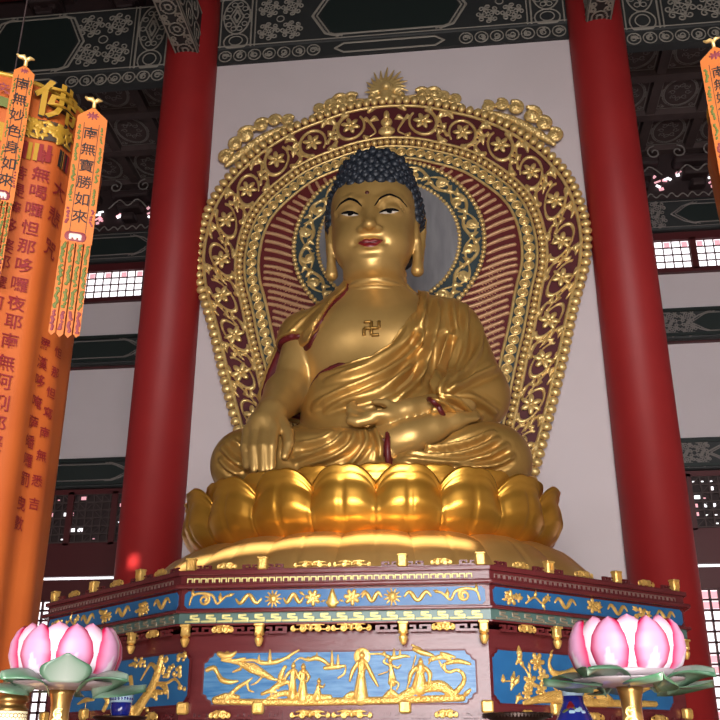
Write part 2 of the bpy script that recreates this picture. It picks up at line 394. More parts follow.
def lfore(p): return sC(p,(1.0,2.62,5.12),(.42,2.34,4.96),.17,.115)
LH=[P(388,414,2.30)]
def lhand(p):
    d=sC(p,(.46,2.34,4.97),P(388,416,2.3),.11,.13)
    d=smin(d,sE(p,P(378,417,2.28),(.22,.15,.085),roty(.06)),.05)
    for i,(y0,yk,yt,Y) in enumerate(((419,422,419,2.20),(416,421,415,2.25),(412,416,408,2.31),(409,412,404,2.37))):
        d=smin(d,chain(p,[P(372,y0,Y),P(357,yk,Y-.02),P(350.5,(yk+yt)/2,Y-.01),P(354,yt,Y+.04)],[.06,.056,.05,.042],.012),.016)
    d=smin(d,chain(p,[P(393,411,2.26),P(386,404,2.25),P(375,402,2.27)],[.07,.056,.042],.015),.03)
    d=smax(d,-sE(p,P(376,410,2.26),(.13,.12,.05)),.04)
    return d
def foot(p):
    d=chain(p,[P(382,443,2.42),P(396,441,2.36),P(414,436.5,2.33)],[.18,.175,.165],.1)
    d=smin(d,chain(p,[P(410,437,2.33),P(432,429,2.38),P(454,421.5,2.46),P(474,417,2.56)],[.17,.14,.10,.07],.1),.1)
    for i in range(5):
        d=smin(d,chain(p,[P(466,420-i*1.2,2.44+.04*i),P(477,418.5-i*1.2,2.50+.04*i)],[.045,.032],.01),.02)
    return d
def shinA(p):
    d=sC(p,(-1.36,2.76,4.55),(-.3,2.42,4.50),.35,.27)
    return smin(d,sC(p,(-.3,2.42,4.50),(.20,2.38,4.50),.27,.235),.05)
def legs0(p):
    d=sC(p,(-.45,3.3,4.62),(-1.33,2.80,4.58),.50,.36)
    d=smin(d,sC(p,(.45,3.3,4.62),(1.31,2.82,4.52),.52,.36),.12)
    d=smin(d,sC(p,(1.32,2.76,4.48),(.46,2.36,4.34),.35,.185),.10)
    d=smin(d,sE(p,(1.05,2.72,4.62),(.55,.34,.28),roty(.12)),.10)
    return smin(d,sE(p,(0,2.9,4.55),(.8,.5,.36)),.15)
def legs(p): return smin(legs0(p),shinA(p),.10)
def toXZ(pts,Y): return [tuple(P(x,y,Y)[[0,2]]) for x,y in pts]
# bare chest region (front view polygon)
CH=toXZ([(345,283),(336,293),(329,303),(321,322),(314,335),(308,343)],2.75)+[(-.86,6.0),(-.86,5.2)]+toXZ([(309,380),(318,372),(346,365),(371,357),(390,344),(404,325),(414,308),(418,284)],2.62)+toXZ([(412,262),(345,262)],2.8)
DR=toXZ([(303,308),(290,322),(281,336),(273,353),(264,374),(257,396),(262,415),(320,430),(322,330)],3.4)
def body_sdf(p):
    d=torso(p); d=smin(d,rarm(p),.06); d=smin(d,rhand(p),.05)
    d=np.minimum(d,lfore(p)); d=smin(d,lhand(p),.04)
    d=np.minimum(d,foot(p)); d=np.minimum(d,legs(p)+.06)
    return smax(d,4.15-p[:,2],.02)
def robe_parts(p,off,grow=0.):
    t=np.minimum(torso(p),9)-off
    bare=polysd(p[:,0],p[:,2],CH)+grow*np.clip((-.2-p[:,0])*8,0,1)-(grow>0)*.03*(p[:,0]>-.2)
    bare=np.where(p[:,1]<3.25,bare,9)
    t=smax(t,-bare,.015)
    # shoulder cap over the bare right arm, hem just above the elbow
    cap=np.maximum(sC(p,(-.80,3.2,6.22),(-.95,3.02,5.50),.27,.24)-off-.02, (6.13-grow*1.0)-p[:,2]-.10*(p[:,1]-3.1))
    cap=np.maximum(cap,-bare)
    t=smin(t,cap,.04)
    # cloth hanging behind the bare arm
    bk=np.maximum(np.abs(p[:,1]-(3.40-(grow>0)*.05))-.03,polysd(p[:,0],p[:,2],DR)+(grow>0)*.045)
    t=smin(t,bk,.05)
    s=larm(p)-off
    cut=(p[:,0]-(.66+grow*.8))*.80+(p[:,1]-2.4)*.30-(p[:,2]-5.0)*.30      # cuff plane
    s=smax(s,-cut,.02)
    t=smin(t,s,.10)
    A=smax(shinA(p)-off*.6,p[:,0]-(P(385.5,440,2.15)[0]+grow*1.0),.01)
    l=smin(legs0(p)-off*.6,A,.04)
    t=smin(t,np.maximum(l,-(foot(p)-.012)),.05)
    return t
def robe_sdf(p):
    d=robe_parts(p,.055)
    d=np.maximum(d,-(foot(p)+.03)); d=np.maximum(d,-(rhand(p)-.0)); 
    return smax(d,4.15-p[:,2],.02)
def lining_sdf(p):
    d=robe_parts(p,.022,.055)
    d=np.maximum(d,-(foot(p)-.0)); d=np.maximum(d,-(rhand(p)-.01))
    return smax(d,4.16-p[:,2],.02)
BASE=(0,3.2,4.14)
st=thing('buddha_statue','large seated golden Buddha statue with dark blue curled hair, right hand hanging over the knee','statue',BASE)
Vh,Fh=nets(head_sdf,(-.70,2.30,6.50),(.76,3.86,8.55),.0155)
Vb,Fb=nets(body_sdf,(-1.85,1.95,4.10),(1.85,3.95,6.95),.024)
Vh=smoothv(Vh,Fh,1,.4); Vb=smoothv(Vb,Fb,1,.5)
body=mesh('body',np.vstack([Vb,Vh]),np.vstack([Fb,Fh+len(Vb)]),'skin'); rel(body,st)
Vr,Fr=nets(robe_sdf,(-1.9,1.95,4.10),(1.9,3.98,7.05),.019)
Vr=smoothv(Vr,Fr,3,.5)
# carved folds: ridges raised where the drapery lines lie on the cloth
bvh=BVHTree.FromPolygons(Vr.tolist(),Fr.tolist())
def onrobe(x,y):
    h=bvh.ray_cast(Vector(CAM),Vector(ray(x,y)).normalized()); return None if h[0] is None else np.array(h[0])
FOLDS=[
 ([(413,318),(404,333),(390,348),(368,360),(344,368),(320,375)],.030,.035),
 ([(424,312),(411,334),(392,352),(362,367),(327,379)],.045,.05),([(428,326),(412,352),(384,373),(340,392),(314,405)],.05,.055),
 ([(430,340),(420,358),(400,376),(362,393),(326,408)],.05,.05),([(412,364),(388,388),(352,402)],.04,.045),([(430,350),(417,380),(398,398)],.045,.045),
 ([(425,289),(422,319),(420,350)],.05,.05),([(439,288),(437,313),(433,336),(424,360),(419,382)],.06,.05),([(453,334),(446,342),(440,371),(434,392)],.065,.045),
 ([(453,299),(455,320),(458,336),(454,356),(446,377),(438,391)],.05,.045),([(466,301),(465,334),(462,357),(448,384)],.05,.05),([(479,322),(480,344),(472,361),(450,386)],.045,.045),
 ([(497,368),(475,377),(447,391)],.06,.045),([(429,399),(445,403),(456,414),(466,419)],.05,.035),([(444,395),(458,401),(470,412),(480,419)],.055,.04),([(468,394),(487,405),(497,414)],.03,.045),
 ([(408,448),(439,448),(468,442),(493,431)],.045,.032),([(408,452),(429,454.5),(458,454),(482,447),(497,438)],.045,.035),([(405,457),(429,460),(458,461),(487,456),(507,445)],.045,.035),([(455,466),(493,465),(513,456)],.04,.035),
 ([(374,429),(380,444),(380,460)],.04,.035),([(364,430),(367,442),(358,456),(348,465)],.045,.035),([(355,431),(351,444),(333,456),(303,465)],.045,.04),([(346,432),(334,444),(317,452),(294,458)],.045,.04),
 ([(336,431),(322,439),(300,444)],.03,.035),([(222,447),(231,458),(243,466)],.05,.04),([(220,458),(229,468),(240,474)],.045,.035),([(232,440),(240,445)],.03,.03),
 ([(333,296),(318,318),(303,335)],.02,.04),([(322,303),(300,322),(288,334)],.015,.03),
]
Nr=vnormals(Vr,Fr); FQ=[]
for pts,A,w in FOLDS:
    s=spline(np.array(pts,float),6); Q=[onrobe(*q) for q in s]; Q=np.array([q for q in Q if q is not None])
    if len(Q)<2: continue
    FQ.append((Q,A*1.3,w))
def folded(V,F,extra=0.):
    N=vnormals(V,F); disp=np.zeros(len(V))
    for Q,A,w in FQ:
        sel=np.nonzero(((V>Q.min(0)-4*w)&(V<Q.max(0)+4*w)).all(1))[0]; p=V[sel]; d=np.full(len(sel),9.); tt=np.zeros(len(sel))
        for i in range(len(Q)-1):
            e=Q[i+1]-Q[i]; L=max(e@e,1e-9); t=np.clip((p-Q[i])@e/L,0,1); dd=np.linalg.norm(p-Q[i]-t[:,None]*e,axis=1); b=dd<d; d[b]=dd[b]; tt[b]=(i+t[b])/(len(Q)-1)
        tap=np.clip(np.minimum(tt,1-tt)*5+.25,0,1)
        disp[sel]+=tap*A*(np.exp(-(d/(.8*w))**2)-.5*np.exp(-((d-1.55*w)/(.7*w))**2))
    return V+N*(disp if not extra else np.minimum(disp,0)*1.15-extra*(disp<-.002))[:,None]
Vr=folded(Vr,Fr)
robe=mesh('robe',Vr,Fr,'robe'); rel(robe,st)
Vl,Fl=nets(lining_sdf,(-1.9,1.95,4.12),(1.9,3.98,7.0),.024); Vl=folded(smoothv(Vl,Fl,2,.5),Fl,.012)
lin=mesh('robe_lining',Vl,Fl,'lining'); lin['label']='maroon lining at the robe edges'; rel(lin,st)
# hair: cap, topknot and snail curls
def hair_r(a,e):  # direction -> point on hair surface by marching
    d=np.array([math.cos(e)*math.sin(a),-math.cos(e)*math.cos(a),math.sin(e)]); return d
def hair_sdf(p):
    d=sE(p,(.035,3.22,7.82),(.56,.61,.76)); d=smin(d,sE(p,(.035,3.28,8.38),(.45,.44,.40)),.12); return d
def inhair(p):   # hairline: straight over the forehead, down in front of the ears
    x=abs(p[0]-.03)
    if p[1]>3.30: return p[2]>7.05
    if x>.40 and p[1]>2.93-.25*(p[2]-7.9): return p[2]>7.62
    return p[2]>8.02-.06*(x/.4)**2
hb=MB(); Vc,Fc=nets(lambda p:smax(hair_sdf(p)+.03,-(p[:,2]-7.55-np.clip((3.35-p[:,1])*1.6,0,.50)),.04),(-.66,2.5,7.3),(.73,3.95,8.98),.03)
hb.add(Vc,Fc)
row=0; e=-.95; cen=np.array([.035,3.2,7.75])
while e<1.52:
    n=max(1,int(2*PI*.66*math.cos(e)/.125))
    for i in range(n):
        a=2*PI*(i+.5*(row%2))/n; d=hair_r(a,e); t=.3
        for _ in range(30):
            s=float(hair_sdf((cen+d*t)[None])[0]); t-=s*.8
            if abs(s)<1e-3: break
        p=cen+d*t
        if inhair(p):
            g=np.array([float(hair_sdf((p+h)[None])[0]) for h in np.eye(3)*.01]); g/=np.linalg.norm(g)+1e-9
            z=g; x=np.cross([0,0,1.],z); x/=np.linalg.norm(x)+1e-9; y=np.cross(z,x); R=np.stack([x,y,z],1)
            hb.sphere(p+g*.005,(.072,.072,.056),10,7,R); hb.sphere(p+g*.052+y*.010,(.038,.038,.024),8,5,R)
    row+=1; e+=.142
hair=hb.build('hair','hair'); rel(hair,st)
# painted face details laid on the surface
bvb=BVHTree.FromPolygons(Vh.tolist(),Fh.tolist())
def face_patch(name,poly,m,lift=.004,n=14,par=body):   # poly in XZ; fills and hugs the face
    poly=np.array(poly); c=poly.mean(0); V=[];F=[]; K=len(poly); R=5
    for r in range(R+1):
        for q in poly: V.append(c+(q-c)*(r/R) if r else c)
    W=[]
    for x,z in V:
        h=bvb.ray_cast(Vector((x,2.0,z)),Vector((0,1,0))); y=h[0][1] if h[0] else 2.7; W.append((x,y-lift,z))
    for r in range(R):
        for k in range(K): F.append((r*K+k,r*K+(k+1)%K,(r+1)*K+(k+1)%K,(r+1)*K+k))
    o=mesh(name,W,F,m); rel(o,st); o.parent=par; o.matrix_parent_inverse=Matrix.Identity(4); return o
def xz(x,y,Y): return P(x,y,Y)[[0,2]]
def refine(pts,n=6): return spline(np.array(pts),n,True)
def surfY(px,py):
    h=bvb.ray_cast(Vector(CAM),Vector(ray(px,py)).normalized()); return np.array(h[0])[[0,2]] if h[0] else P(px,py,2.6)[[0,2]]
def band(pts,w):   # tapered brush stroke outline
    s=spline(np.array(pts,float),6); t=np.gradient(s,axis=0); t/=np.linalg.norm(t,axis=1)[:,None]; nrm=np.stack([-t[:,1],t[:,0]],1)
    k=np.sin(np.linspace(.12,PI-.12,len(s)))**.6*w; return s+nrm*k[:,None],s-nrm*k[:,None]
def stroke_patch(name,px,w,m,lift=.005):
    s=np.array([surfY(*q) for q in px]); A,B=band(s,w); V=[];F=[]; K=4
    for a,b in zip(A,B):
        for k in range(K+1):
            x,z=a+(b-a)*k/K; h=bvb.ray_cast(Vector((x,2.0,z)),Vector((0,1,0))); V.append((x,(h[0][1] if h[0] else 2.8)-lift,z))
    for i in range(len(A)-1):
        for k in range(K): q=i*(K+1)+k; F.append((q,q+1,q+K+2,q+K+1))
    o=mesh(name,V,F,m); rel(o,st); o.parent=body; o.matrix_parent_inverse=Matrix.Identity(4); return o
stroke_patch('eyebrow',[(335.5,211),(341,203.5),(349,199),(356,201),(362,206.5)],.014,'black')
stroke_patch('eyebrow',[(374.5,206),(380,198.5),(388,194.8),(398,197.5),(407.5,207.5)],.014,'black')
for L in ([(341.5,214.4),(346,213.2),(350.5,212.9),(355,213.6),(358.5,215.2),(354.5,216.4),(350,216.5),(345.5,215.9)],[(379.5,213.2),(384,211.2),(388.5,210.3),(394,210.2),(399,211.4),(395,213),(390,213.9),(384,214)]):
    ey=face_patch('eye',refine([surfY(*q) for q in L]),'white',.006)
    cx=np.mean([q[0] for q in L]); cy=np.mean([q[1] for q in L]); c=surfY(cx+.3,cy-.1)
    pu=face_patch('pupil',[c+np.array([.034*math.cos(a),.020*math.sin(a)]) for a in np.linspace(0,2*PI,20)[:-1]],'black',.010,par=ey)
    stroke_patch('eyelid_line',[L[0],L[1],L[2],L[3],L[4]],.018,'black',.015)
lips=[(358.3,243.3),(362,240.8),(366.5,238.6),(369.8,239.6),(373,238.2),(378,239),(383,240.3),(379.5,243.6),(375.5,246.2),(370,247),(365,246.4),(361,245)]
face_patch('lips',refine([surfY(*q) for q in lips],5),'lip',.004)
stroke_patch('lip_line',[(359,243.2),(365,242.6),(370,243),(376,242),(382.5,240.6)],.006,'lining',.010)
u=surfY(367,192.5); h=bvb.ray_cast(Vector((u[0],2,u[1])),Vector((0,1,0)))[0]
rel(MB().sphere(h,(.026,.016,.026),12,8).build('forehead_dot','urna'),st)
# raised swastika emblem on the chest
bvt=BVHTree.FromPolygons(Vb.tolist(),Fb.tolist())
def onbody(px,py): return np.array(bvt.ray_cast(Vector(CAM),Vector(ray(px,py)).normalized())[0])
ec=onbody(371.5,328.5); em=MB()
def chestpt(dx,dz,lift=.012):
    x,z=ec[0]+dx,ec[2]+dz; h=bvt.ray_cast(Vector((x,2,z)),Vector((0,1,0)))[0]; return np.array([x,h[1]-lift,z])
s=.085
for pts in ([(-1,0),(1,0)],[(0,-1),(0,1)],[(0,1),(-1,1)],[(1,0),(1,1)],[(0,-1),(1,-1)],[(-1,0),(-1,-1)]):
    q=[chestpt(s*(pts[0][0]*(1-t)+pts[1][0]*t),s*(pts[0][1]*(1-t)+pts[1][1]*t)) for t in np.linspace(0,1,5)]
    em.tube(q,.020,6)
rel(em.build('chest_emblem','emblem'),st)

# maroon bands at the trouser hem and the sleeve opening
def band_ring(name,c,nrm,ra,rb,r,par):
    nrm=np.array(nrm,float); nrm/=np.linalg.norm(nrm); a=np.cross(nrm,[0,0,1.]); a/=np.linalg.norm(a); b=np.cross(a,nrm)
    pts=[np.array(c)+ra*math.cos(t)*a+rb*math.sin(t)*b for t in np.linspace(0,2*PI,41)[:-1]]; mb=MB(); mb.tube(pts,r,8,True); o=mb.build(name,'lining',st); rel(o,st); o['label']='maroon '+name.replace('_',' '); return o
band_ring('hem_band',(P(386.5,442,2.15)[0],2.40,4.50),(1,.04,0),.262,.252,.030,robe)

bv2=BVHTree.FromPolygons(Vr.tolist(),Fr.tolist()); q=[]
for x,y in spline(np.array([(421.5,402),(426,399),(432,400.5),(437,405),(441,411.5),(445.5,418)]),5):
    h=bv2.ray_cast(Vector(CAM),Vector(ray(x,y)).normalized())[0]
    if h: q.append(np.array(h))
mb=MB(); mb.tube(np.array(q),list(.034*np.sin(np.linspace(.35,PI-.35,len(q)))**.5),8); o=mb.build('cuff_band','lining',st); rel(o,st); o.parent=robe; o.matrix_parent_inverse=Matrix.Identity(4); o['label']='maroon band along the sleeve edge'
# ================================================================== LOTUS THRONE
LC=np.array([0,3.2]); LA,LB=2.02,1.42
_t=np.linspace(-PI/2,1.5*PI,4001); _e=np.stack([LA*np.cos(_t),LB*np.sin(_t)],1); _s=np.r_[0,np.cumsum(np.linalg.norm(np.diff(_e,axis=0),axis=1))]; PER=_s[-1]
def onell(s):
    s=np.mod(s,PER); t=np.interp(s,_s,_t); p=np.stack([LA*np.cos(t),LB*np.sin(t)],-1); n=np.stack([LB*np.cos(t),LA*np.sin(t)],-1); n/=np.linalg.norm(n,axis=-1)[...,None]; return p,n
NP=17; PW=PER/NP
def petal(name,s0,m,parent,up=True,inset=0.,dz=0.,wid=.555,nu=25,nv=22):
    u=np.linspace(-1,1,nu)[:,None]*np.ones((1,nv)); v=np.ones((nu,1))*np.linspace(0,1,nv)[None,:]
    if up:
        hw=PW*wid*(.86+.14*np.sin(np.clip(v/.6,0,1)*PI/2))
        top=1-.30*np.abs(u)**3.0-.02*np.exp(-(u/.12)**2)
        z=3.50+dz+.71*v*top
        off=np.interp(v,[0,.12,.3,.5,.7,.85,.95,1],[-.36,-.16,-.01,.06,.05,.015,.015,.06])
        off=off-(.13)*np.abs(u)**2.8-.025*np.exp(-(u/.07)**2)*np.sin(np.clip(v*1.1,0,1)*PI)
        edge=np.maximum(np.abs(u),(v-.0)*1.0); off=off+.03*np.exp(-((edge-.90)/.05)**2)*(v>.25)
        u2=u*(1-.10*np.clip((v-.66)/.34,0,1)**2)
    else:
        hw=PW*wid*(.84+.26*v); 
        z=np.interp(v,[0,.15,.35,.6,.85,1],[3.60,3.575,3.47,3.28,3.05,2.93])-.02*np.abs(u)**2+.03*np.exp(-((np.abs(u)-.0)/.06)**2)*0
        off=np.interp(v,[0,.15,.35,.6,.85,1],[-.26,-.10,.11,.30,.44,.47])-.05*np.abs(u)**4-.02*np.exp(-(u/.05)**2)
        u2=u
    p,n=onell(s0+u2*hw); XY=p+n*(off-inset)[...,None]
    Vv=np.concatenate([XY+LC,z[...,None]],-1).reshape(-1,3)
    idx=np.arange(nu*nv).reshape(nu,nv); F=np.stack([idx[:-1,:-1],idx[1:,:-1],idx[1:,1:],idx[:-1,1:]],-1).reshape(-1,4)
    o=mesh(name,Vv,F,m,parent)
    so=o.modifiers.new('thick','SOLIDIFY'); so.thickness=.035; so.offset=-1
    return rel(o,parent)
lt=thing('lotus_throne','golden lotus throne of rounded petals under the seated statue','lotus throne',(0,3.2,2.905))
PH=-.12
c=MB(); c.lathe([(.80,2.905),(1.18,2.93),(1.16,3.2),(.98,3.45),(.80,3.55),(.84,3.7),(.93,3.95),(.90,4.05),(.86,4.135),(.0,4.135)],64,(0,3.2,0),LA,LB)
rel(c.build('seat_core','lotus'),lt)
for i in range(NP):
    s0=PH+PW*i
    petal('upturned_petal',s0,'lotus',lt)
    petal('inner_petal',s0+PW/2,'lotus',lt,inset=.11,dz=.035)
    petal('drooping_petal',s0+PW/2,'lotusb',lt,up=False)
lt.location.x-=.045
# ================================================================== OCTAGONAL PEDESTAL
PA,G1,G2=1.146,1.6465,1.4159
OCT=[(-PA,0),(PA,0),(PA+G1,G2),(PA+G1,5.1),(PA,6.5),(-PA,6.5),(-PA-G1,5.1),(-PA-G1,G2)]
def octo(d):
    P_=[np.array(p,float) for p in OCT]; n=len(P_); out=[]
    for i in range(n):
        a,b,c_=P_[i-1],P_[i],P_[(i+1)%n]; e1=(b-a)/np.linalg.norm(b-a);e2=(c_-b)/np.linalg.norm(c_-b)
        n1=np.array([e1[1],-e1[0]]);n2=np.array([e2[1],-e2[0]]); m_=n1+n2; m_/=1+n1@n2; out.append(tuple(b+m_*d))
    return out
ped=thing('altar_pedestal','maroon octagonal altar pedestal with blue carved panels beneath the lotus throne','pedestal',(0,3.2,0))
def slab(name,d,z0,z1,m,bev=0):
    b=MB(); b.prismz(octo(d),z0,z1); o=rel(b.build(name,m,ped,False),ped)
    if bev: q=o.modifiers.new('bevel','BEVEL'); q.width=bev; q.segments=2; q.limit_method='ANGLE'
    return o
slab('plinth',.12,0,.55,'wood',.02); slab('body',-.075,.55,2.46,'wood'); slab('lower_band',.0,1.80,1.84,'wood',.008)
slab('under_ledge',.02,2.50,2.515,'wood',.004); slab('key_band',-.005,2.515,2.59,'green'); slab('frieze_sill',.035,2.59,2.612,'wood',.006)
slab('frieze',-.01,2.612,2.765,'wood'); slab('cornice',.05,2.765,2.80,'wood',.012); slab('meander_band',.0,2.80,2.865,'wood'); slab('pedestal_top',.03,2.865,2.90,'wood',.006)
class Facet:
    def __init__(s,a,b):
        s.a=np.array(a,float); s.L=np.hypot(b[0]-a[0],b[1]-a[1]); s.u=(np.array(b,float)-s.a)/s.L; s.n=np.array([s.u[1],-s.u[0]])
        s.R=np.array([[s.u[0],-s.n[0],0],[s.u[1],-s.n[1],0],[0,0,1]])   # local (s, inward, z)
    def w(s,S,Z,H):
        S=np.asarray(S,float); return np.stack([s.a[0]+S*s.u[0]+H*s.n[0],s.a[1]+S*s.u[1]+H*s.n[1],Z+0*S],-1)
    def px(s,x,y,h=0.):   # photo point on this face
        r=ray(x,y); o=s.a+s.n*h; t=((o-CAM[:2])@s.n)/(r[:2]@s.n); p=CAM+r*t; return np.array([(p[:2]-s.a)@s.u,p[2]])
    def pts(s,L,h=0.): return [s.px(x,y,h) for x,y in L]
FR=Facet((-PA,0),(PA,0)); RT=Facet((PA,0),(PA+G1,G2)); LF=Facet((-PA-G1,G2),(-PA,0))
def fbox(mb,f,s0,s1,z0,z1,h0,h1):
    c=f.w(np.array((s0+s1)/2),np.array((z0+z1)/2),(h0+h1)/2); mb.box(c,(s1-s0,abs(h1-h0),z1-z0),f.R)
def frame_poly(s0,s1,z0,z1,nt):   # rectangle with notched ogee corners
    k=nt; a=[]
    for (cx,cz,sx,sz) in ((s0,z0,1,1),(s1,z0,-1,1),(s1,z1,-1,-1),(s0,z1,1,-1)):
        q=[(cx,cz+sz*k),(cx+sx*k*.35,cz+sz*k*.85),(cx+sx*k*.5,cz+sz*k*.5),(cx+sx*k*.85,cz+sz*k*.35),(cx+sx*k,cz)]
        if sx*sz<0: q=q[::-1]
        a+=q
    return np.array(a)
def fpanel(name,f,poly,h0,h1,m):
    b=MB(); n=len(poly); V=[*f.w(poly[:,0],poly[:,1],h1),*f.w(poly[:,0],poly[:,1],h0)]
    b.add(V,[list(range(n))]+[(i,i+n,(i+1)%n+n,(i+1)%n) for i in range(n)]); return rel(b.build(name,m,ped,False),ped)
def scroll_orn(cx,cz,w,h):   # symmetric gilded scrollwork
    S=[]
    for sg in(-1,1):
        S+=[(np.array([[cx,cz],[cx+sg*w*.36,cz-h*.1]]),.006),(spiral(cx+sg*w*.20,cz,h*.42,h*.10,PI/2 if sg<0 else PI/2,sg*1.2),.0075),(spiral(cx+sg*w*.42,cz-h*.06,h*.30,h*.07,PI*.5,-sg*1.1),.0065),
            (np.array([[cx+sg*w*.05,cz+h*.35],[cx+sg*w*.18,cz+h*.46],[cx+sg*w*.34,cz+h*.34]]),[.011,.009,.004])]
    S+=[ell(cx,cz,.016,h*.3),(np.array([[cx,cz+h*.2],[cx,cz+h*.55]]),[.014,.004])]
    return S
FRAC=(.028,.268,.725,.975)
def fret(mb,f,s0,s1,z0,z1,h,q=0):   # stepped lattice brackets in the lower/upper corners
    H=z1-z0; w=H*2.6
    for a,sg in(((s0,1),(s1,-1))[q],):
        for (x0,x1,y0,y1) in ((0,w,0,.28),(w*.80,w,.28,.8),(w*.45,w*.8,.62,.82),(w*.45,w*.58,.36,.62),(0,w*.30,.55,.80),(w*.18,w*.30,.28,.55)):
            p,q_=sorted((a+sg*x0,a+sg*x1)); fbox(mb,f,p,q_,z0+y0*H,z0+y1*H,h-.02,h)
posts=[]
def facet_detail(f,FRAC,skip=()):
    L=f.L; side=bool(skip)
    # gilded blocks and drops
    for k,fr in enumerate(FRAC):
        if k in skip: continue
        s=fr*L
        b=MB(); c=f.w(np.array(s),np.array(2.95),-.02); b.cham(c,(.070,.06,.10),.010,f.R); c2=f.w(np.array(s),np.array(2.992),-.018); b.cham(c2,(.080,.066,.018),.006,f.R)
        for dx in(-.018,.0,.018): b.box(f.w(np.array(s+dx),np.array(2.955),.012),(.008,.012,.05),f.R)
        rel(b.build('gilded_post','carve2',ped,False),ped)
        b=MB(); b.cham(f.w(np.array(s),np.array(2.475),.012),(.062,.05,.075),.008,f.R); b.lathe([(.012,-.115),(.022,-.10),(.03,-.08),(.034,-.06),(.02,-.045),(.036,-.035),(.036,-.02)],10,f.w(np.array(s),np.array(2.465),.012))
        b.cham(f.w(np.array(s),np.array(2.50),.018),(.074,.06,.018),.004,f.R)
        rel(b.build('gilded_drop','carve2',ped,False),ped)
        b=MB(); b.cham(f.w(np.array(s),np.array(1.935),-.05),(.085,.06,.085),.012,f.R); b.box(f.w(np.array(s),np.array(1.94),-.018),(.05,.012,.045),f.R)
        rel(b.build('gilded_block','carve2',ped,False),ped)
    for i in range(3):
        a,b_=FRAC[i]*L+.045,FRAC[i+1]*L-.045; mid=(a+b_)/2; w=(b_-a)
        fm=MB(); fbox(fm,f,a-.045,b_+.045,2.90,2.912,-.05,-.01); rel(fm.build('crest_rail','wood',ped,False),ped)
        for z0,z1,h in((2.912,2.955,-.02),(2.44,2.50,.0),(1.86,1.91,-.045)):
            for q in(0,1):
                fm=MB(); fret(fm,f,a,b_,z0,z1,h,q); rel(fm.build('fretwork','wood',ped,False),ped)
        ww=min(.62,w*.62)
        for z,h,hh,nm in((2.935,.055,-.02,'crest_scrollwork'),(2.472,.07,.008,'apron_scrollwork'),(1.885,.06,-.04,'lower_scrollwork')):
            n=1 if w<.7 else 2
            for j in range(n): rel(relief(nm,scroll_orn(mid+(j-(n-1)/2)*ww*.5,z,min(.30,ww*.5),h),.0042,.014,lambda x,y,z_,hh=hh:f.w(x,y,hh+z_),'carve2'),ped)
    # key patterns
    S=[]; n=int(round((L-.10)/.1245)); st_=(L-.10)/n
    for i in range(n):
        x=.05+st_*i; S.append((np.array([(x+.004,2.531),(x+.104,2.531),(x+.104,2.552),(x+.040,2.556),(x+.040,2.575),(x+.088,2.575)]),.0085))
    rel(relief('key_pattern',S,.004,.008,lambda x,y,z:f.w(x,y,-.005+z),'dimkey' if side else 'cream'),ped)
    S=[]; n=int(L*.94/.052)
    for i in range(n):
        x=.05+.052*i; S.append((np.array([(x,2.818),(x,2.843),(x+.036,2.843),(x+.036,2.818)]),.0058))
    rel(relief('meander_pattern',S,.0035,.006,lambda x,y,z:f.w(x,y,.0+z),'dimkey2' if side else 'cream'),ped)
    # blue boards
    fpanel('frieze_panel',f,frame_poly(.035,L-.035,2.626,2.752,.022),-.02,-.002,'blue')
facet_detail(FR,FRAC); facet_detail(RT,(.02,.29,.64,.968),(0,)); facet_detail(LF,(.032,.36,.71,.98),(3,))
def fan(cx,cz,r,n,rr=.011,a0=0,span=2*PI):
    return [(np.array([[cx,cz],[cx+r*math.cos(a0+span*i/n),cz+r*math.sin(a0+span*i/n)]]),[rr,rr*1.2,rr*.5]) for i in range(n)]
def flower(cx,cz,r,k=5,a0=.3):
    S=[ell(cx,cz,r*.3,r*.3)]
    for i in range(k):
        a=a0+2*PI*i/k; S.append(ell(cx+r*.62*math.cos(a),cz+r*.62*math.sin(a),r*.46,r*.28,a))
    return S
def leafst(cx,cz,l,a): 
    d=np.array([math.cos(a),math.sin(a)])*l; return (np.array([[cx,cz],[cx+d[0]*.5,cz+d[1]*.5],[cx+d[0],cz+d[1]]]),[l*.08,l*.24,l*.04])
def put(name,f,S,h,H=.03,cell=.0042,m='carve2'): return rel(relief(name,S,cell,H,lambda x,y,z:f.w(x,y,h+z),m,chase=.012 if H>.023 else 0),ped)
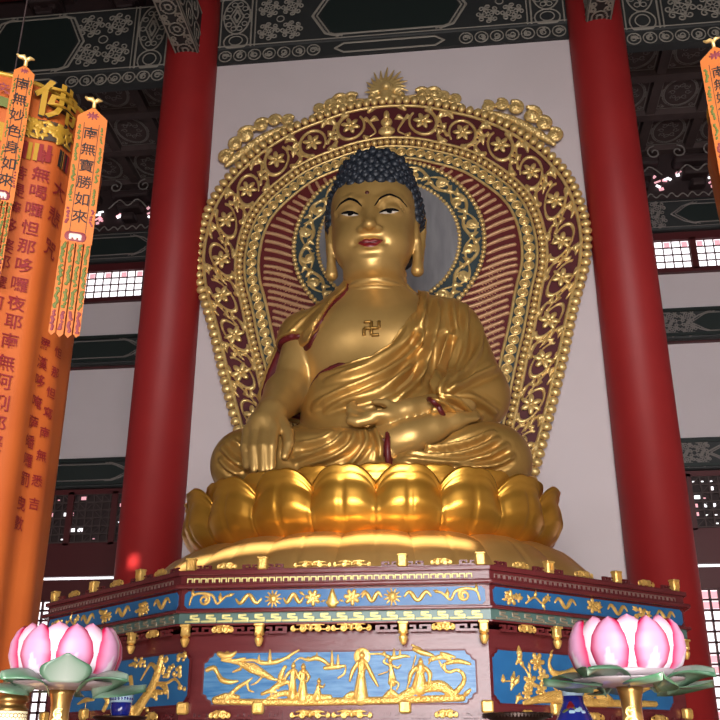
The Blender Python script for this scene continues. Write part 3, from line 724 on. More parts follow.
# --- frieze carvings
def frz(f,mode):
    L=f.L; zc=2.689; P_=lambda nm,S_:put(nm,f,S_,-.002,.022,.004)
    wave=lambda x0,x1,amp,r:(np.stack([np.linspace(x0,x1,26),zc+amp*np.sin(np.linspace(0,3*PI,26))],1),list(r*np.array([.6,1,1.3,1,1.3,1,.6])))
    if mode==0:
        for sg in(-1,1):
            X=lambda d:L/2+sg*d
            P_('scroll_carving',[(spiral(X(.96),zc+.0,.045,.012,PI/2,sg*1.4),.010),(spline([[X(1.07),zc-.035],[X(1.05),zc+.03],[X(.98),zc+.048],[X(.90),zc+.03],[X(.86),zc-.03],[X(.80),zc+.02],[X(.75),zc+.035]],4),[.008,.012,.010,.008]),leafst(X(.84),zc-.02,.07,PI/2),leafst(X(1.05),zc+.02,.06,PI/2),leafst(X(.79),zc+.02,.06,PI/2+sg*1.2)])
            P_('ribbon_carving',[wave(*sorted((X(.72),X(.53))),.030*sg,.014)])
            P_('wheel_carving',fan(X(.44),zc-.002,.06,11,.012)+[ell(X(.44),zc,.03,.032)])
            P_('ribbon_carving',[wave(*sorted((X(.36),X(.22))),.030*sg,.014)])
            P_('peony_frieze_carving',flower(X(.145),zc,.058,7)+[leafst(X(.21),zc+.02,.05,PI/2-sg*.9),leafst(X(.085),zc-.03,.04,PI/2+sg*1.2)])
        P_('vase_carving',[ell(L/2,zc-.035,.05,.014),(np.array([[L/2,zc-.03],[L/2,zc+.05]]),[.044,.014]),ell(L/2,zc+.05,.013,.014)])
    else:
        r=random.Random(mode)
        for d in (.20,.47,.76,1.05,1.34,1.63,1.92):
            x=d*L/2.17; i=int(d*10)
            if i in(2,10,16):
                S=flower(x,zc+r.uniform(-.012,.012),.056,r.choice((5,6)),r.random())+flower(x+.075,zc+r.uniform(-.02,.02),.036,5,1.)
                for q in range(4): a=r.uniform(0,2*PI); S.append(leafst(x+.05*math.cos(a),zc+.03*math.sin(a),r.uniform(.05,.08),a*1.0 if abs(math.sin(a))<.6 else (0 if math.cos(a)>0 else PI)))
                P_('blossom_carving',S)
            elif i%2: P_('ribbon_carving',[wave(x-.11,x+.11,.032,.013)])
            else: P_('sprig_carving',[(spline([(x-.12,zc-.03),(x-.03,zc+.02),(x+.05,zc-.02),(x+.12,zc+.03)],4),.009),leafst(x-.03,zc+.015,.06,1.2),leafst(x+.04,zc-.015,.06,-1.0),leafst(x+.05,zc-.01,.06,.9),leafst(x-.08,zc-.01,.05,2.0)]+flower(x+.11,zc+.028,.03))
frz(FR,0); frz(RT,3); frz(LF,8)
# --- large front panel: procession with clouds
k=.0075
fp=FR.pts; H0=-.066
pl=np.array([FR.px(205.5,650.5,H0),FR.px(474.5,649,H0),FR.px(474.5,703.5,H0),FR.px(205.5,706,H0)])
s0,s1,z0,z1=pl[:,0].min(),pl[:,0].max(),1.962,2.312
rim=frame_poly(s0-.012,s1+.012,z0-.012,z1+.012,.075); fpanel('panel_frame',FR,rim,-.08,-.068,'lining')
mainp=fpanel('scene_panel',FR,frame_poly(s0,s1,z0,z1,.07),-.08,H0,'bluew')
def st_(L,r): 
    r=np.array(r if np.ndim(r) else [r],float)*k; q=np.array(fp(L,H0)); 
    return (spline(q,4) if len(q)>2 else q, float(r[0]) if len(r)==1 else list(r))
def dot(x,y,r): return st_([(x,y),(x+.1,y)],r)
clouds=[st_([(219,654),(225,656),(232,655),(236,652)],[2.5,3.6,2.6,1]),st_([(222,660),(232,661),(245,658)],[1.5,2,1]),st_([(207,670),(214,668),(218,674),(222,680),(230,682),(238,681)],[2.2,2.6,2,2.8,2.4,1]),
 st_([(232,662),(252,660),(262,663),(276,662),(286,658),(292,654),(299,650)],[1,1.5,2,2.4,1.6,1.6,.8]),st_([(294,662),(300,658),(308,660),(316,658),(324,661),(330,666)],[.8,1,1.6,2.6,2,1]),
 st_([(325,668),(334,667),(345,666)],[2,2.6,1.4]),st_([(338,678),(344,674),(346,668)],[1,1.2,1]),st_([(368,654),(382,654),(392,658),(404,656),(410,657)],[.8,1.3,2.2,1.8,.7]),st_([(414,649),(421,652),(431,655),(434,656)],[2,3,2,.8]),
 st_([(412,645),(420,649)],[1,1.5])]
for x,y0,y1,w in((259,661,655,2),(270,661,650,2.6),(332,667,651,2.6),(338,667,655,2.4),(394,657,649,2.2),(400,656,650,1.8),(317,658,653,1.6)): clouds.append(st_([(x,y0),(x,y1)],[w,.7]))
for x,y in((221,655),(227,653.5),(230,657),(209,669),(218,675),(224,681),(231,682),(262,662),(270,661.5),(278,661),(288,657),(308,659),(317,657.5),(323,660),(331,667),(340,667),(384,654),(393,657),(399,657),(421,651.5),(427,654)):
    q=FR.px(x,y,H0); clouds.append((spiral(q[0],q[1],1.9*k,.5*k,x,1.2,12),.75*k)); clouds.append(dot(x,y,1.7))
put('cloud_band_carving',FR,clouds,H0,.02)
put('phoenix_carving',FR,[st_([(240,664),(252,668),(264,674),(274,679)],[2,5,3.6,1.2]),st_([(231,662),(240,663),(247,667)],[1.2,2.6,1.5]),st_([(262,677),(256,683),(251,685)],[1.2,1,.6]),st_([(268,678),(280,680),(288,676)],[1.6,1.4,.6]),st_([(233,672),(240,669)],[1,1.8])],H0,.028)
put('rider_carving',FR,[st_([(284,668),(281,676),(278,688)],[1.6,3,1.6]),st_([(272,689),(280,684),(288,682)],[2,3,2]),st_([(288,682),(291,692)],[1,.8]),st_([(274,688),(270,697)],[1,.8]),st_([(262,694),(270,691),(276,692)],[1.6,2.2,1.4]),dot(285,667,2)],H0,.03)
put('dragon_branch_carving',FR,[st_([(226,699),(234,691),(240,686),(247,682),(252,678)],[3,2,2.2,1.8,.8]),st_([(247,683),(249,690),(254,692)],[1.4,1.2,.6]),st_([(214,699),(226,696),(238,697)],[2,3,2])],H0,.026)
def figure(name,x,yh,yf,hr,w,arms,lean=0.,halo=False,skirt=1.,extra=()):
    # robed figure: body first, then head, sleeves and fold lines one level above it
    w*=1.3; hr*=1.12; h=yf-yh; sh=yh+hr*1.9; wa=yh+h*.45
    b=rel(relief(name,[st_([(x,sh),(x+lean*.5,wa),(x+lean,yf)],[w*.62,w*.60,w*1.15*skirt]),st_([(x-w*.55,sh+.6),(x+w*.55,sh+.6)],[w*.34])],.0034,.034,lambda a,z,q:FR.w(a,z,H0+q),'carve2'),ped)
    def sub(nm,S_,hh,H): 
        o=rel(relief(nm,S_,.003,H,lambda a,z,q:FR.w(a,z,H0+hh+q),'carve2'),ped); o.parent=b; o.matrix_parent_inverse=Matrix.Identity(4) if False else o.matrix_parent_inverse; o.matrix_parent_inverse=Matrix.Identity(4); return o
    sub('head',[dot(x-lean*.1,yh,hr),dot(x-lean*.1,yh-hr*1.05,hr*.55)],.012,.03)
    if arms: sub('sleeve',[st_(A,[w*.30,w*.36,w*.16]) for A in arms],.016,.024)
    sub('robe_fold',[st_([(x+d*w*.4,sh+1),(x+lean*.5+d*w*.35,wa),(x+lean+d*w*.85*skirt,yf)],[.45,.55,.6]) for d in(-.9,-.3,.35,.9)]+[st_([(x-w*.45,wa),(x+lean*.4,wa+1),(x+w*.5,wa)],[.6,.7,.6])]+list(extra),.027,.012)
    if halo: sub('halo_disc',[dot(x,yh+1,8.2)],.0,.008)
    return b
figure('court_figure_carving',293.5,666,697,2.0,3.4,[[(291,671),(287,676),(285,681)],[(296,671),(298,676),(295,679)]],-1)
figure('court_figure_carving',303.5,667,698,2.1,3.9,[[(306,672),(309,677),(307,682)],[(301,672),(299,677),(302,681)]],-1)
figure('kneeling_child_carving',319,681.5,698,1.8,2.6,[[(320,686),(323,687),(325,684)]],-1.5,False,1.3)
figure('haloed_goddess_carving',362,655.5,697,2.7,4.6,[[(358,663),(353,671),(350,681)],[(366,663),(372,675),(378,686)],[(360,668),(363,672),(365,668)]],-1.5,True,1.12)
figure('dancing_figure_carving',390.5,660.5,682,2.0,2.7,[[(389,665),(384,662),(387,657)],[(393,666),(398,668),(401,665)]],2,False,1.1,[st_([(392,681),(391,691)],[1.1,.9]),st_([(394,681),(399,684),(397,690)],[1.1,.9,.7]),st_([(379,675),(388,672)],[.6,.6])])
figure('warrior_carving',420.5,662,687,2.3,5.2,[[(416,668),(411,674),(409,684)],[(425,668),(430,674),(429,684)],[(418,671),(421,675),(424,671)]],-1,False,1.0,[st_([(407,690),(411,675),(416,656)],[.7,.7,.7]),st_([(429,664),(432,657)],[.7,.6])])
put('pine_tree_carving',FR,[st_([(450,697),(459,689),(464,681),(463,674),(457,670),(449,672),(443,668),(439,661)],[3.4,2.6,2.2,2,1.6,1.6,1.4,.8]),st_([(430,660),(440,657),(450,659)],[2,2.6,1.6]),st_([(447,663),(458,661),(470,664)],[2,2.6,1.4]),st_([(441,653),(447,655),(455,657)],[1.4,2.2,1]),st_([(446,672),(444,664)],[1,1.4]),st_([(466,694),(470,690)],[2.4,1.6])],H0,.03)
put('ground_carving',FR,[st_([(215,701),(245,702),(300,702),(350,701),(400,700),(462,698)],[3.2,3,3.4,3.6,3.4,3.4]),st_([(268,699),(285,693),(305,697),(330,697)],[2,3,3.5,2.4]),st_([(345,698),(352,694),(360,697)],[2,3,2.6]),st_([(384,698),(391,692),(398,697)],[2,3,2.2]),st_([(400,697),(412,691),(425,687.5),(440,686),(449,691),(457,697)],[3,4,5,5.4,4.4,2.4])],H0,.026)
# --- left panel: pine and cranes;  right panel: peonies and phoenix
def side_panel(f,pts):
    q=np.array(f.pts(pts,H0)); s0,s1=q[:,0].min(),q[:,0].max()
    fpanel('panel_frame',f,frame_poly(s0-.012,s1+.012,1.948,2.332,.06),-.08,-.068,'lining'); fpanel('scene_panel',f,frame_poly(s0,s1,1.96,2.32,.055),-.08,H0,'blue')
    return s0,s1
side_panel(LF,[(60,690),(187,690)]); side_panel(RT,[(494,690),(672,690)])
fp=LF.pts; k=.0078
put('pine_trunk_carving',LF,[st_([(136,712),(145,699),(153,687),(159,671),(162,658)],[7,5.5,5,4.4,3.4]),st_([(159,672),(152,664),(148,668),(141,680)],[3,2,1.5,1]),st_([(156,684),(167,683),(175,679),(181,686)],[2.4,1.6,1.4,1.2]),st_([(166,684),(168,690),(168,699)],[1.2,1.1,.6]),st_([(131,678),(132,690),(126,706)],[3,2.6,4])],H0,.034)
R_=random.Random(5)
def tuft(cx,cy,n,sx,sy): return [dot(cx+R_.uniform(-sx,sx),cy+R_.uniform(-sy,sy),R_.uniform(1.5,2.6)) for _ in range(n)]
put('pine_foliage_carving',LF,tuft(172,671,26,9,6)+tuft(182,657,9,4,3)+tuft(137,662,16,8,4)+tuft(160,690,14,8,5)+tuft(150,695,14,7,6)+tuft(182,687,6,3,2)+tuft(142,706,14,6,5)+tuft(164,660,8,4,4),H0,.024)
put('crane_carving',LF,[st_([(78,704),(86,700),(94,700)],[1,2.6,1]),st_([(92,700),(95,694),(92,690)],[.9,.8,.8]),st_([(86,702),(85,710)],[.6,.6]),st_([(100,692),(108,700),(104,710)],[2,3,2.4]),st_([(112,668),(120,676),(118,690)],[2,2.4,1.4])]+tuft(108,680,10,6,5),H0,.026)
fp=RT.pts; k=.0078
def fl(x,y,r,a=0): c=RT.px(x,y,H0); return flower(c[0],c[1],r*k,6,a)
def lf(x,y,l,a): c=RT.px(x,y,H0); return leafst(c[0],c[1],l*k,a)
put('peony_carving',RT,fl(537,662,8.5)+fl(530,682,8,.6)+fl(543,677,7,.2)+fl(527,693,6)+fl(541,690,7,.4)+[ell(*RT.px(x,y,H0),2.6*k,2.6*k) for x,y in((537,662),(530,682),(543,677))],H0,.036)
put('peony_leaf_carving',RT,[lf(519,660,13,1.5),lf(516,664,12,.8),lf(514,672,12,-1.9),lf(524,668,10,2.2),lf(519,676,11,-2.2),lf(511,690,10,1.2),lf(524,699,10,2.9),lf(516,703,11,1.0),lf(552,682,11,-.9),lf(548,692,10,-.5),lf(559,688,9,-1.2),lf(530,672,9,1.7),st_([(503,681),(509,681),(516,680)],[.8,.8,.8]),st_([(503,680),(503,675)],[2.6,1]),st_([(520,662),(527,672),(531,684),(528,697)],[1,1.1,1.2,1.3]),st_([(560,692),(556,680),(552,670)],[1.2,1,1])],H0,.026)
put('bird_carving',RT,[st_([(551,656),(549,663),(552,672),(562,676),(574,671),(586,660)],[1.6,1.7,3,5,4,1]),dot(551,655,2),st_([(574,672),(590,664),(610,655)],[3,2.4,1]),st_([(576,676),(600,668),(620,664)],[2.4,2,.8]),st_([(562,678),(563,690)],[.8,.8]),st_([(551,653),(553,650)],[.9,.5])],H0,.038)
put('rock_carving',RT,[st_([(524,703),(540,699),(556,697),(572,700),(600,703),(655,704)],[2,4,6,5,4,3]),st_([(585,700),(594,689),(602,696),(612,702)],[4,7,6,3]),st_([(630,700),(640,690),(650,686)],[4,4,3])]+fl(648,676,7)+fl(640,664,6)+[lf(630,680,11,.6),lf(655,690,10,1.9),lf(618,690,9,2.0)],H0,.034)
# ================================================================== MANDORLA (flame-shaped backing)
MY=6.25
OUT=np.array([.993,1.])*np.array([(0,12.03),(.36,12.01),(.71,11.95),(1.05,11.84),(1.6,11.63),(2.1,11.32),(2.45,11.0),(2.72,10.68),(2.96,10.27),(3.10,9.78),(3.155,9.3),(3.13,8.95),(3.06,8.6),(2.83,7.9),(2.58,7.0),(2.30,6.1),(2.0,5.2),(1.62,4.1),(1.22,2.95)])
INN=np.array([(0,11.18),(.38,11.14),(.76,11.04),(1.39,10.78),(1.89,10.37),(2.19,10.0),(2.35,9.6),(2.415,9.2),(2.42,8.9),(2.38,8.6),(2.27,8.2),(2.12,7.56),(1.99,7.1),(1.76,6.2),(1.52,5.3),(1.2,4.1),(.84,2.95)])
NS=240
o1=resample(spline(OUT,10),NS); i1=resample(spline(INN,10),NS)
o1=spline(OUT,10); i1=spline(INN,10)
def param(P_):   # common parameter: arclength above z=8.5, then height
    return resample(P_,NS)
o1,i1=param(o1),param(i1)
def curve(kk,off=0.):   # full closed-left-to-right curve (left foot -> top -> right foot)
    h=o1*(1-kk)+i1*kk
    if off:
        t=np.gradient(h,axis=0); t/=np.linalg.norm(t,axis=1)[:,None]; h=h+off*np.stack([-(-t[:,1]),-t[:,0]],1)*np.array([1,1]) if False else h-off*np.stack([-t[:,1],t[:,0]],1)
        h[0,0]=0
    l=h[::-1]*np.array([-1,1]); return np.vstack([l[:-1],h])
md=thing('mandorla','tall keyhole-shaped maroon and gilt backing screen behind the golden statue','backing screen',(0,MY,2.9))
def mput(o): return rel(o,md)
def strip(name,A,B,y0,y1,m):
    n=len(A); b=MB(); V=[(x,y0,z) for x,z in A]+[(x,y0,z) for x,z in B]+[(x,y1,z) for x,z in A]+[(x,y1,z) for x,z in B]
    F=[]
    for i in range(n-1): F+=[(i,i+n,i+1+n,i+1),(i,i+1,i+1+2*n,i+2*n),(i+n,i+3*n,i+1+3*n,i+1+n)]
    b.add(V,F); return mput(b.build(name,m,md,False))
def inward(d): return curve(1,d)
ts=np.sign((inward(.2)[len(inward(.2))//2]-curve(1)[len(curve(1))//2])[1]); SG=-1 if ts>0 else 1
inw=lambda d: curve(1,SG*d)
Ao=curve(-.03); 
bk=MB(); poly=[tuple(p) for p in Ao]; bk.prism(poly,MY+.02,MY+.16); mput(bk.build('backing_board','mfield',md,False))
def beads(name,Cv,sp,rx,ry,m,y,elong=1.):
    L=np.r_[0,np.cumsum(np.linalg.norm(np.diff(Cv,axis=0),axis=1))]; n=int(L[-1]/sp); t=(np.arange(n)+.5)*L[-1]/n; b=MB()
    T=np.gradient(Cv,axis=0)
    for q in t:
        p=np.array([np.interp(q,L,Cv[:,0]),np.interp(q,L,Cv[:,1])]); d=np.array([np.interp(q,L,T[:,0]),np.interp(q,L,T[:,1])]); d/=np.linalg.norm(d)
        R=np.array([[d[0],0,-d[1]],[0,1,0],[d[1],0,d[0]]]); b.sphere((p[0],y,p[1]),(sp*.5*elong,ry,rx),9,6,R@np.array([[1,0,0],[0,1,0],[0,0,1.]]))
    return mput(b.build(name,m,md))
beads('outer_bead_border',curve(.0),.138,.082,.055,'carve',MY)
def rail(name,Cv,r,m='carve',y=MY): b=MB(); b.tube([(x,y,z) for x,z in Cv],r,6); return mput(b.build(name,m,md))
rail('outer_rail',curve(.135),.030); rail('inner_rail',curve(.895),.026); beads('inner_bead_border',curve(1.0),.108,.058,.055,'carve',MY)
rail('rosette_rail',inw(.085),.024); strip('rosette_band',inw(.10),inw(.30),MY+.0,MY+.03,'teal'); rail('rosette_rail',inw(.315),.026)
# field inside: red rays
rf=inw(.30); bk=MB(); bk.prism([tuple(p) for p in rf],MY+.008,MY+.02); mput(bk.build('ray_field','rayred',md,False))
rc=inw(.20); L=np.r_[0,np.cumsum(np.linalg.norm(np.diff(rc,axis=0),axis=1))]; n=98
lim=[q for q in (np.arange(118)+.5)*L[-1]/118]
ros=None; cnt=0
for q in lim:
    x=np.interp(q,L,rc[:,0]); z=np.interp(q,L,rc[:,1])
    if z<5.55 or cnt>=98: continue
    cnt+=1
    if ros is None:
        b=MB(); b.tube([(.074*math.cos(a),-.008,.074*math.sin(a)) for a in np.linspace(0,2*PI,15)[:-1]],.014,5,True); b.sphere((0,-.004,0),(.062,.018,.062),12,6); b.sphere((0,-.022,0),(.026,.024,.026),8,6)
        ros=b.build('rosette','carve',md); o=ros
    else: o=ros.copy(); COL.objects.link(o)
    o.parent=md; o.matrix_parent_inverse=Matrix.Translation((0,-MY,-2.9)); o.location=(x,MY-.005,z)
HC=np.array([0,9.24]); HR0,HR1=1.14,1.53
rp=rf
S=[]
lim_sd=lambda X,Z: polysd(np.atleast_1d(np.array(X,float)),np.atleast_1d(np.array(Z,float)),rp[::4])
for sg in(-1,1):
    for i in range(62):
        # flame lines sweep up and outward from the central axis
        zs=5.2+i*.112; lift=.24+.0*i
        pts=[]
        for t in np.linspace(0,1,26):
            x=sg*(.15+2.2*t); z=zs+ (lift*t*1.6)+.055*math.sin(t*9+ .5) + max(0,(zs-8.6))*.50*t + max(0,zs-9.9)*.5*t
            pts.append((x,z))
        pts=np.array(pts); ok=(lim_sd(pts[:,0],pts[:,1])<-.045)&(np.hypot(pts[:,0]-HC[0],pts[:,1]-HC[1])>HR1+.02)
        run=pts[ok]
        if len(run)>2: S.append((run,np.interp(np.linspace(0,1,len(run)),[0,.3,1],[.022,.034,.030])))
# rays over the halo fan out
for a in np.linspace(.42,PI-.42,26):
    pts=np.array([HC+np.array([math.cos(a+.10*math.sin(r*5)),math.sin(a+.10*math.sin(r*5))])*r for r in np.linspace(HR1+.03,2.3,16)])
    ok=(lim_sd(pts[:,0],pts[:,1])<-.045)&(pts[:,1]>10.2)
    if ok.sum()>2: S.append((pts[ok],.028))
S=[(p,r) for p,r in S if not (p[:,1].max()>10.30 and p[:,1].min()<10.3 and False)]
mput(relief('ray_lines',S,.017,.035,lambda x,y,h:np.stack([x,MY+.006-h,y],-1),'raygold',md))
# halo ring
ring=lambda r:np.stack([HC[0]+r*np.cos(np.linspace(0,2*PI,97)),HC[1]+r*np.sin(np.linspace(0,2*PI,97))],1)
b=MB(); b.prism([tuple(p) for p in ring(HR1+.03)[:-1]],MY-.03,MY+.01); hb_=mput(b.build('halo_ring','teal',md,False))
b=MB(); b.prism([tuple(p) for p in ring(HR0)[:-1]],MY-.04,MY-.03); mput(b.build('halo_disc','mirror',md,False))
for r,sp in((HR1,.082),(HR0,.070)):
    o=beads('halo_bead_border',ring(r),sp,sp*.5,.035,'carve',MY-.035)
S=[]; nsc=18; rm=(HR0+HR1)/2
for i in range(nsc):
    a=2*PI*i/nsc; tau=2*PI/nsc; sg=1 if i%2 else -1
    def pol(da,dr): return HC+(rm+dr)*np.array([math.cos(a+da*tau),math.sin(a+da*tau)])
    S.append((np.array([pol(t,sg*.105*math.sin(PI*t)) for t in np.linspace(0,1,10)]),.028))
    S.append((np.array([pol(t,-sg*.10*math.sin(PI*t)) for t in np.linspace(.08,.92,10)]),[.012,.03,.012]))
    c_=pol(.5,-sg*.03); S.append((spiral(c_[0],c_[1],.095,.02,a,sg*1.3),.024)); S.append(ell(c_[0],c_[1],.045,.045)); c2=pol(.02,sg*.1); S.append((np.array([pol(.05,0),pol(.15,-sg*.10)]),[.05,.012])); S.append((np.array([pol(.8,sg*.06),pol(.95,sg*.13)]),[.045,.012])); S.append((np.array([pol(.5,-sg*.03),pol(.32,-sg*.13)]),[.05,.012]))
mput(relief('halo_scroll',S,.0125,.04,lambda x,y,h:np.stack([x,MY-.032-h,y],-1),'carve',md))
# vine scroll field in (s,t): s = arclength along centre, t in 0..1 from outer to inner rail
mid=curve(.515); Lm=np.r_[0,np.cumsum(np.linalg.norm(np.diff(mid,axis=0),axis=1))]; TOT=Lm[-1]; cA,cB=curve(.515),curve(.515+.01)
nrm=(curve(.895)-curve(.135)); nl=np.linalg.norm(nrm,axis=1); nrm=nrm/nl[:,None]
HWd=.30
def vmap(s,t,h):   # t in metres, positive inward
    x=np.interp(s,Lm,mid[:,0]);z=np.interp(s,Lm,mid[:,1]); nx=np.interp(s,Lm,nrm[:,0]);nz=np.interp(s,Lm,nrm[:,1]); w=np.interp(s,Lm,nl)/.62
    return np.stack([x+nx*t*w,MY+.015-h+0*x,z+nz*t*w],-1)
ctr=TOT/2; SPN=.70; S=[]; flo=None
zmin=5.0
for sd in(-1,1):
    for i in range(13):
        s=ctr+sd*(.62+SPN*i); zz=np.interp(s,Lm,mid[:,1])
        if zz<zmin or s<.3 or s>TOT-.3: continue
        q=1 if i%2 else -1
        tc=.0+.03*q
        # C-scroll ring around the flower
        th=np.linspace(.15,1.72*PI,22); a0=(PI/2)*q
        S.append((np.stack([s+sd*.235*np.cos(a0+q*th)*-1,tc+.235*np.sin(a0+q*th)*1.0],1),list(np.linspace(.036,.020,22))))
        # connecting stem to the next scroll
        S.append((spline([(s-sd*.27,tc+.10*q),(s-sd*.36,tc-.05*q),(s-sd*.42,tc-.20*q),(s-sd*.30,tc-.27*q)],5),list(np.linspace(.028,.012,16))))
        # acanthus leaves
        for (ds,dt,l,an) in ((.26,.16,.13,1.0),(.30,-.02,.13,.2),(.28,-.20,.14,-.9),(-.32,.22,.12,2.2),(-.36,.04,.12,2.7),(-.22,-.25,.11,-2.2),(.10,.25,.10,1.6),(.36,.24,.11,.6),(.36,-.26,.10,-.5)):
            a_=an; S.append((np.array([(s+sd*ds,tc+dt*q),(s+sd*(ds+l*.5*math.cos(a_)),tc+q*(dt+l*.5*math.sin(a_))),(s+sd*(ds+l*math.cos(a_+.5)),tc+q*(dt+l*math.sin(a_+.5)))]),[.030,.052,.012]))
S=[(np.clip(np.asarray(p),[0,-.285],[TOT,.285]),r) for p,r in S]
mput(relief('vine_scroll',S,.0145,.05,vmap,'carve',md))
for sd in(-1,1):
    for i in range(13):
        s=ctr+sd*(.62+SPN*i); zz=np.interp(s,Lm,mid[:,1])
        if zz<zmin or s<.3 or s>TOT-.3: continue
        q=1 if i%2 else -1; p=vmap(np.array([s]),np.array([.03*q]),np.array([0.]))[0]
        if flo is None:
            b=MB()
            for j in range(6):
                a=2*PI*j/6; R=np.array([[math.cos(a),0,-math.sin(a)],[0,1,0],[math.sin(a),0,math.cos(a)]]); b.sphere((.085*math.cos(a),-.035,.085*math.sin(a)),(.085,.026,.042),8,6,R)
            b.sphere((0,-.045,0),(.04,.04,.04),8,6); flo=b.build('flower_boss','carve',md); o=flo
        else: o=flo.copy(); COL.objects.link(o)
        o.parent=md; o.matrix_parent_inverse=Matrix.Translation((0,-MY,-2.9)); o.location=p; o.rotation_euler=(0,random.uniform(0,1),0)
# centre ornament at the top of the field
b=MB()
for z,r in((11.39,.145),(11.57,.10),(11.71,.055)): b.sphere((0,MY-.01,z),(r,.06,.095),14,8)
for z in(11.40,11.58): b.tube([(.05*math.cos(a),MY-.07,z+.045*math.sin(a)) for a in np.linspace(0,2*PI,13)[:-1]],.012,5,True); b.sphere((0,MY-.07,z),.022,8,6)
mput(b.build('crown_boss','carve',md))
# cresting: flaming jewel, cloud scrolls
pos=lambda S_,nm,m='carve':mput(relief(nm,S_,.0125,.09,lambda x,y,h:np.stack([x,MY+.05-h,y],-1),m,md,chase=.035 if 'cloud' in nm else 0))
S=[]
for i in range(13):
    a=PI*(-.02+1.04*i/12); L_=.34+.10*math.sin(max(0,a))**2+(.04 if i%2==0 else 0); S.append((spline([(.12*math.cos(a),12.30+.10*math.sin(a)),(.24*math.cos(a+.08),12.30+.22*math.sin(a+.08)),(L_*math.cos(a-.05),12.29+L_*1.02*math.sin(a-.05))],4),[.050,.034,.008]))
S+=[ell(0,12.31,.15,.14),(np.array([(0,12.2),(0,12.1)]),[.12,.10])]
for sg in(-1,1): S+=[(spiral(sg*.24,12.17,.10,.03,PI/2,sg*1.2),.026),(spline([(sg*.1,12.15),(sg*.3,12.1),(sg*.5,12.14)],4),[.05,.04,.02])]
pos(S,'flaming_jewel_crest')
mput(MB().sphere((0,MY-.02,12.33),(.085,.07,.085),14,9).build('crest_jewel','carve',md))
for sg in(-1,1):
    S=[]
    for x,z,r in((.62,12.16,.13),(.82,12.14,.14),(.98,12.07,.10),(1.18,12.0,.085)):
        S+=[(spiral(sg*x,z,r,.03,PI*.5+sg*.8,-sg*1.3),.036),ell(sg*x,z-.02,r*.55,r*.5)]
    S+=[(spline([(sg*.45,12.06),(sg*.8,12.03),(sg*1.15,11.92),(sg*1.32,11.86)],5),[.05,.06,.04,.01])]; pos(S,'crest_cloud_scroll')
    S=[]
    for x,z,r in((1.72,11.80,.10),(1.95,11.82,.10),(2.18,11.74,.13),(2.44,11.56,.17),(2.62,11.38,.13),(2.78,11.13,.13)):
        S+=[(spiral(sg*x,z,r,.03,PI*.4+sg*.6,-sg*1.4),.042),ell(sg*x,z-.02,r*.6,r*.55)]
    S+=[(spline([(sg*1.62,11.72),(sg*2.1,11.50),(sg*2.5,11.18),(sg*2.76,10.95)],5),[.03,.07,.08,.04])]; pos(S,'shoulder_cloud_scroll')

md.location.x-=.04
# ================================================================== HALL
def sbox(name,lo,hi,m,parent=None): return struct(MB().bbox(lo,hi).build(name,m,parent,False))
sbox('floor',(-14,-16.2,-.2),(14,10.9,0),'floor')
sbox('ceiling',(-14,-16.2,16.2),(14,7.0,16.4),'dark')
sbox('wall_left',(-14.2,-16.2,0),(-14,10.9,16.4),'wall'); sbox('wall_right',(14,-16.2,0),(14.2,10.9,16.4),'wall')
YB=10.6
# front wall with doorway and one clerestory slot
wf=MB(); HX,HZ=-3.655,12.15
for lo,hi in (((-14,-16.2,0),(-5.2,-16,16.4)),((7.2,-16.2,0),(14,-16,16.4)),((-5.2,-16.2,6.2),(7.2,-16,9.83)),((-5.2,-16.2,10.03),(7.2,-16,HZ-.12)),((-5.2,-16.2,HZ-.12),(HX-.07,-16,HZ+.12)),((HX+.07,-16.2,HZ-.12),(7.2,-16,HZ+.12)),((-5.2,-16.2,HZ+.12),(7.2,-16,16.4)),((-5.2,-16.2,9.83),(-1.85,-16,10.03)),((1.05,-16.2,9.83),(7.2,-16,10.03))): wf.bbox(lo,hi)
struct(wf.build('wall_front','wall',None,False))
# wall behind the statue, between the two columns
sbox('wall_center',(-3.67,6.43,0),(3.67,6.9,13.20),'wall')
# rear wall plaster bands
rw=MB()
for z0,z1 in ((0,1.0),(7.08,9.2),(9.72,10.70)): rw.bbox((-14,YB,z0),(14,YB+.2,z1))
rw.bbox((-14,YB+.02,6.55),(14,YB+.2,7.2)); rw.bbox((-14,YB+.02,9.25),(14,YB+.2,9.70)); rw.bbox((-14,YB+.02,4.38),(14,YB+.2,6.55))
wb=struct(rw.build('wall_back','wall',None,False)); MB().bbox((-14,YB+.02,11.46),(14,YB+.2,13.9)).build('bracket_board','dark',wb,False)
# columns
def column(x,y,label,sx=1):
    t=thing('column',label,'column',(x,y,0))
    b=MB(); b.lathe([(.4685,.42),(.4685,14.0),(.45,16.2)],48); b.build('shaft','column',t)
    b=MB(); b.lathe([(.72,0),(.74,.10),(.70,.20),(.60,.30),(.66,.36),(.56,.42)],40); b.build('base_stone','floor',t)
    return t
column(-3.588,6.35,'thick red lacquered column at the left edge of the pale wall behind the statue')
column(3.624,6.35,'thick red lacquered column at the right edge of the pale wall behind the statue')
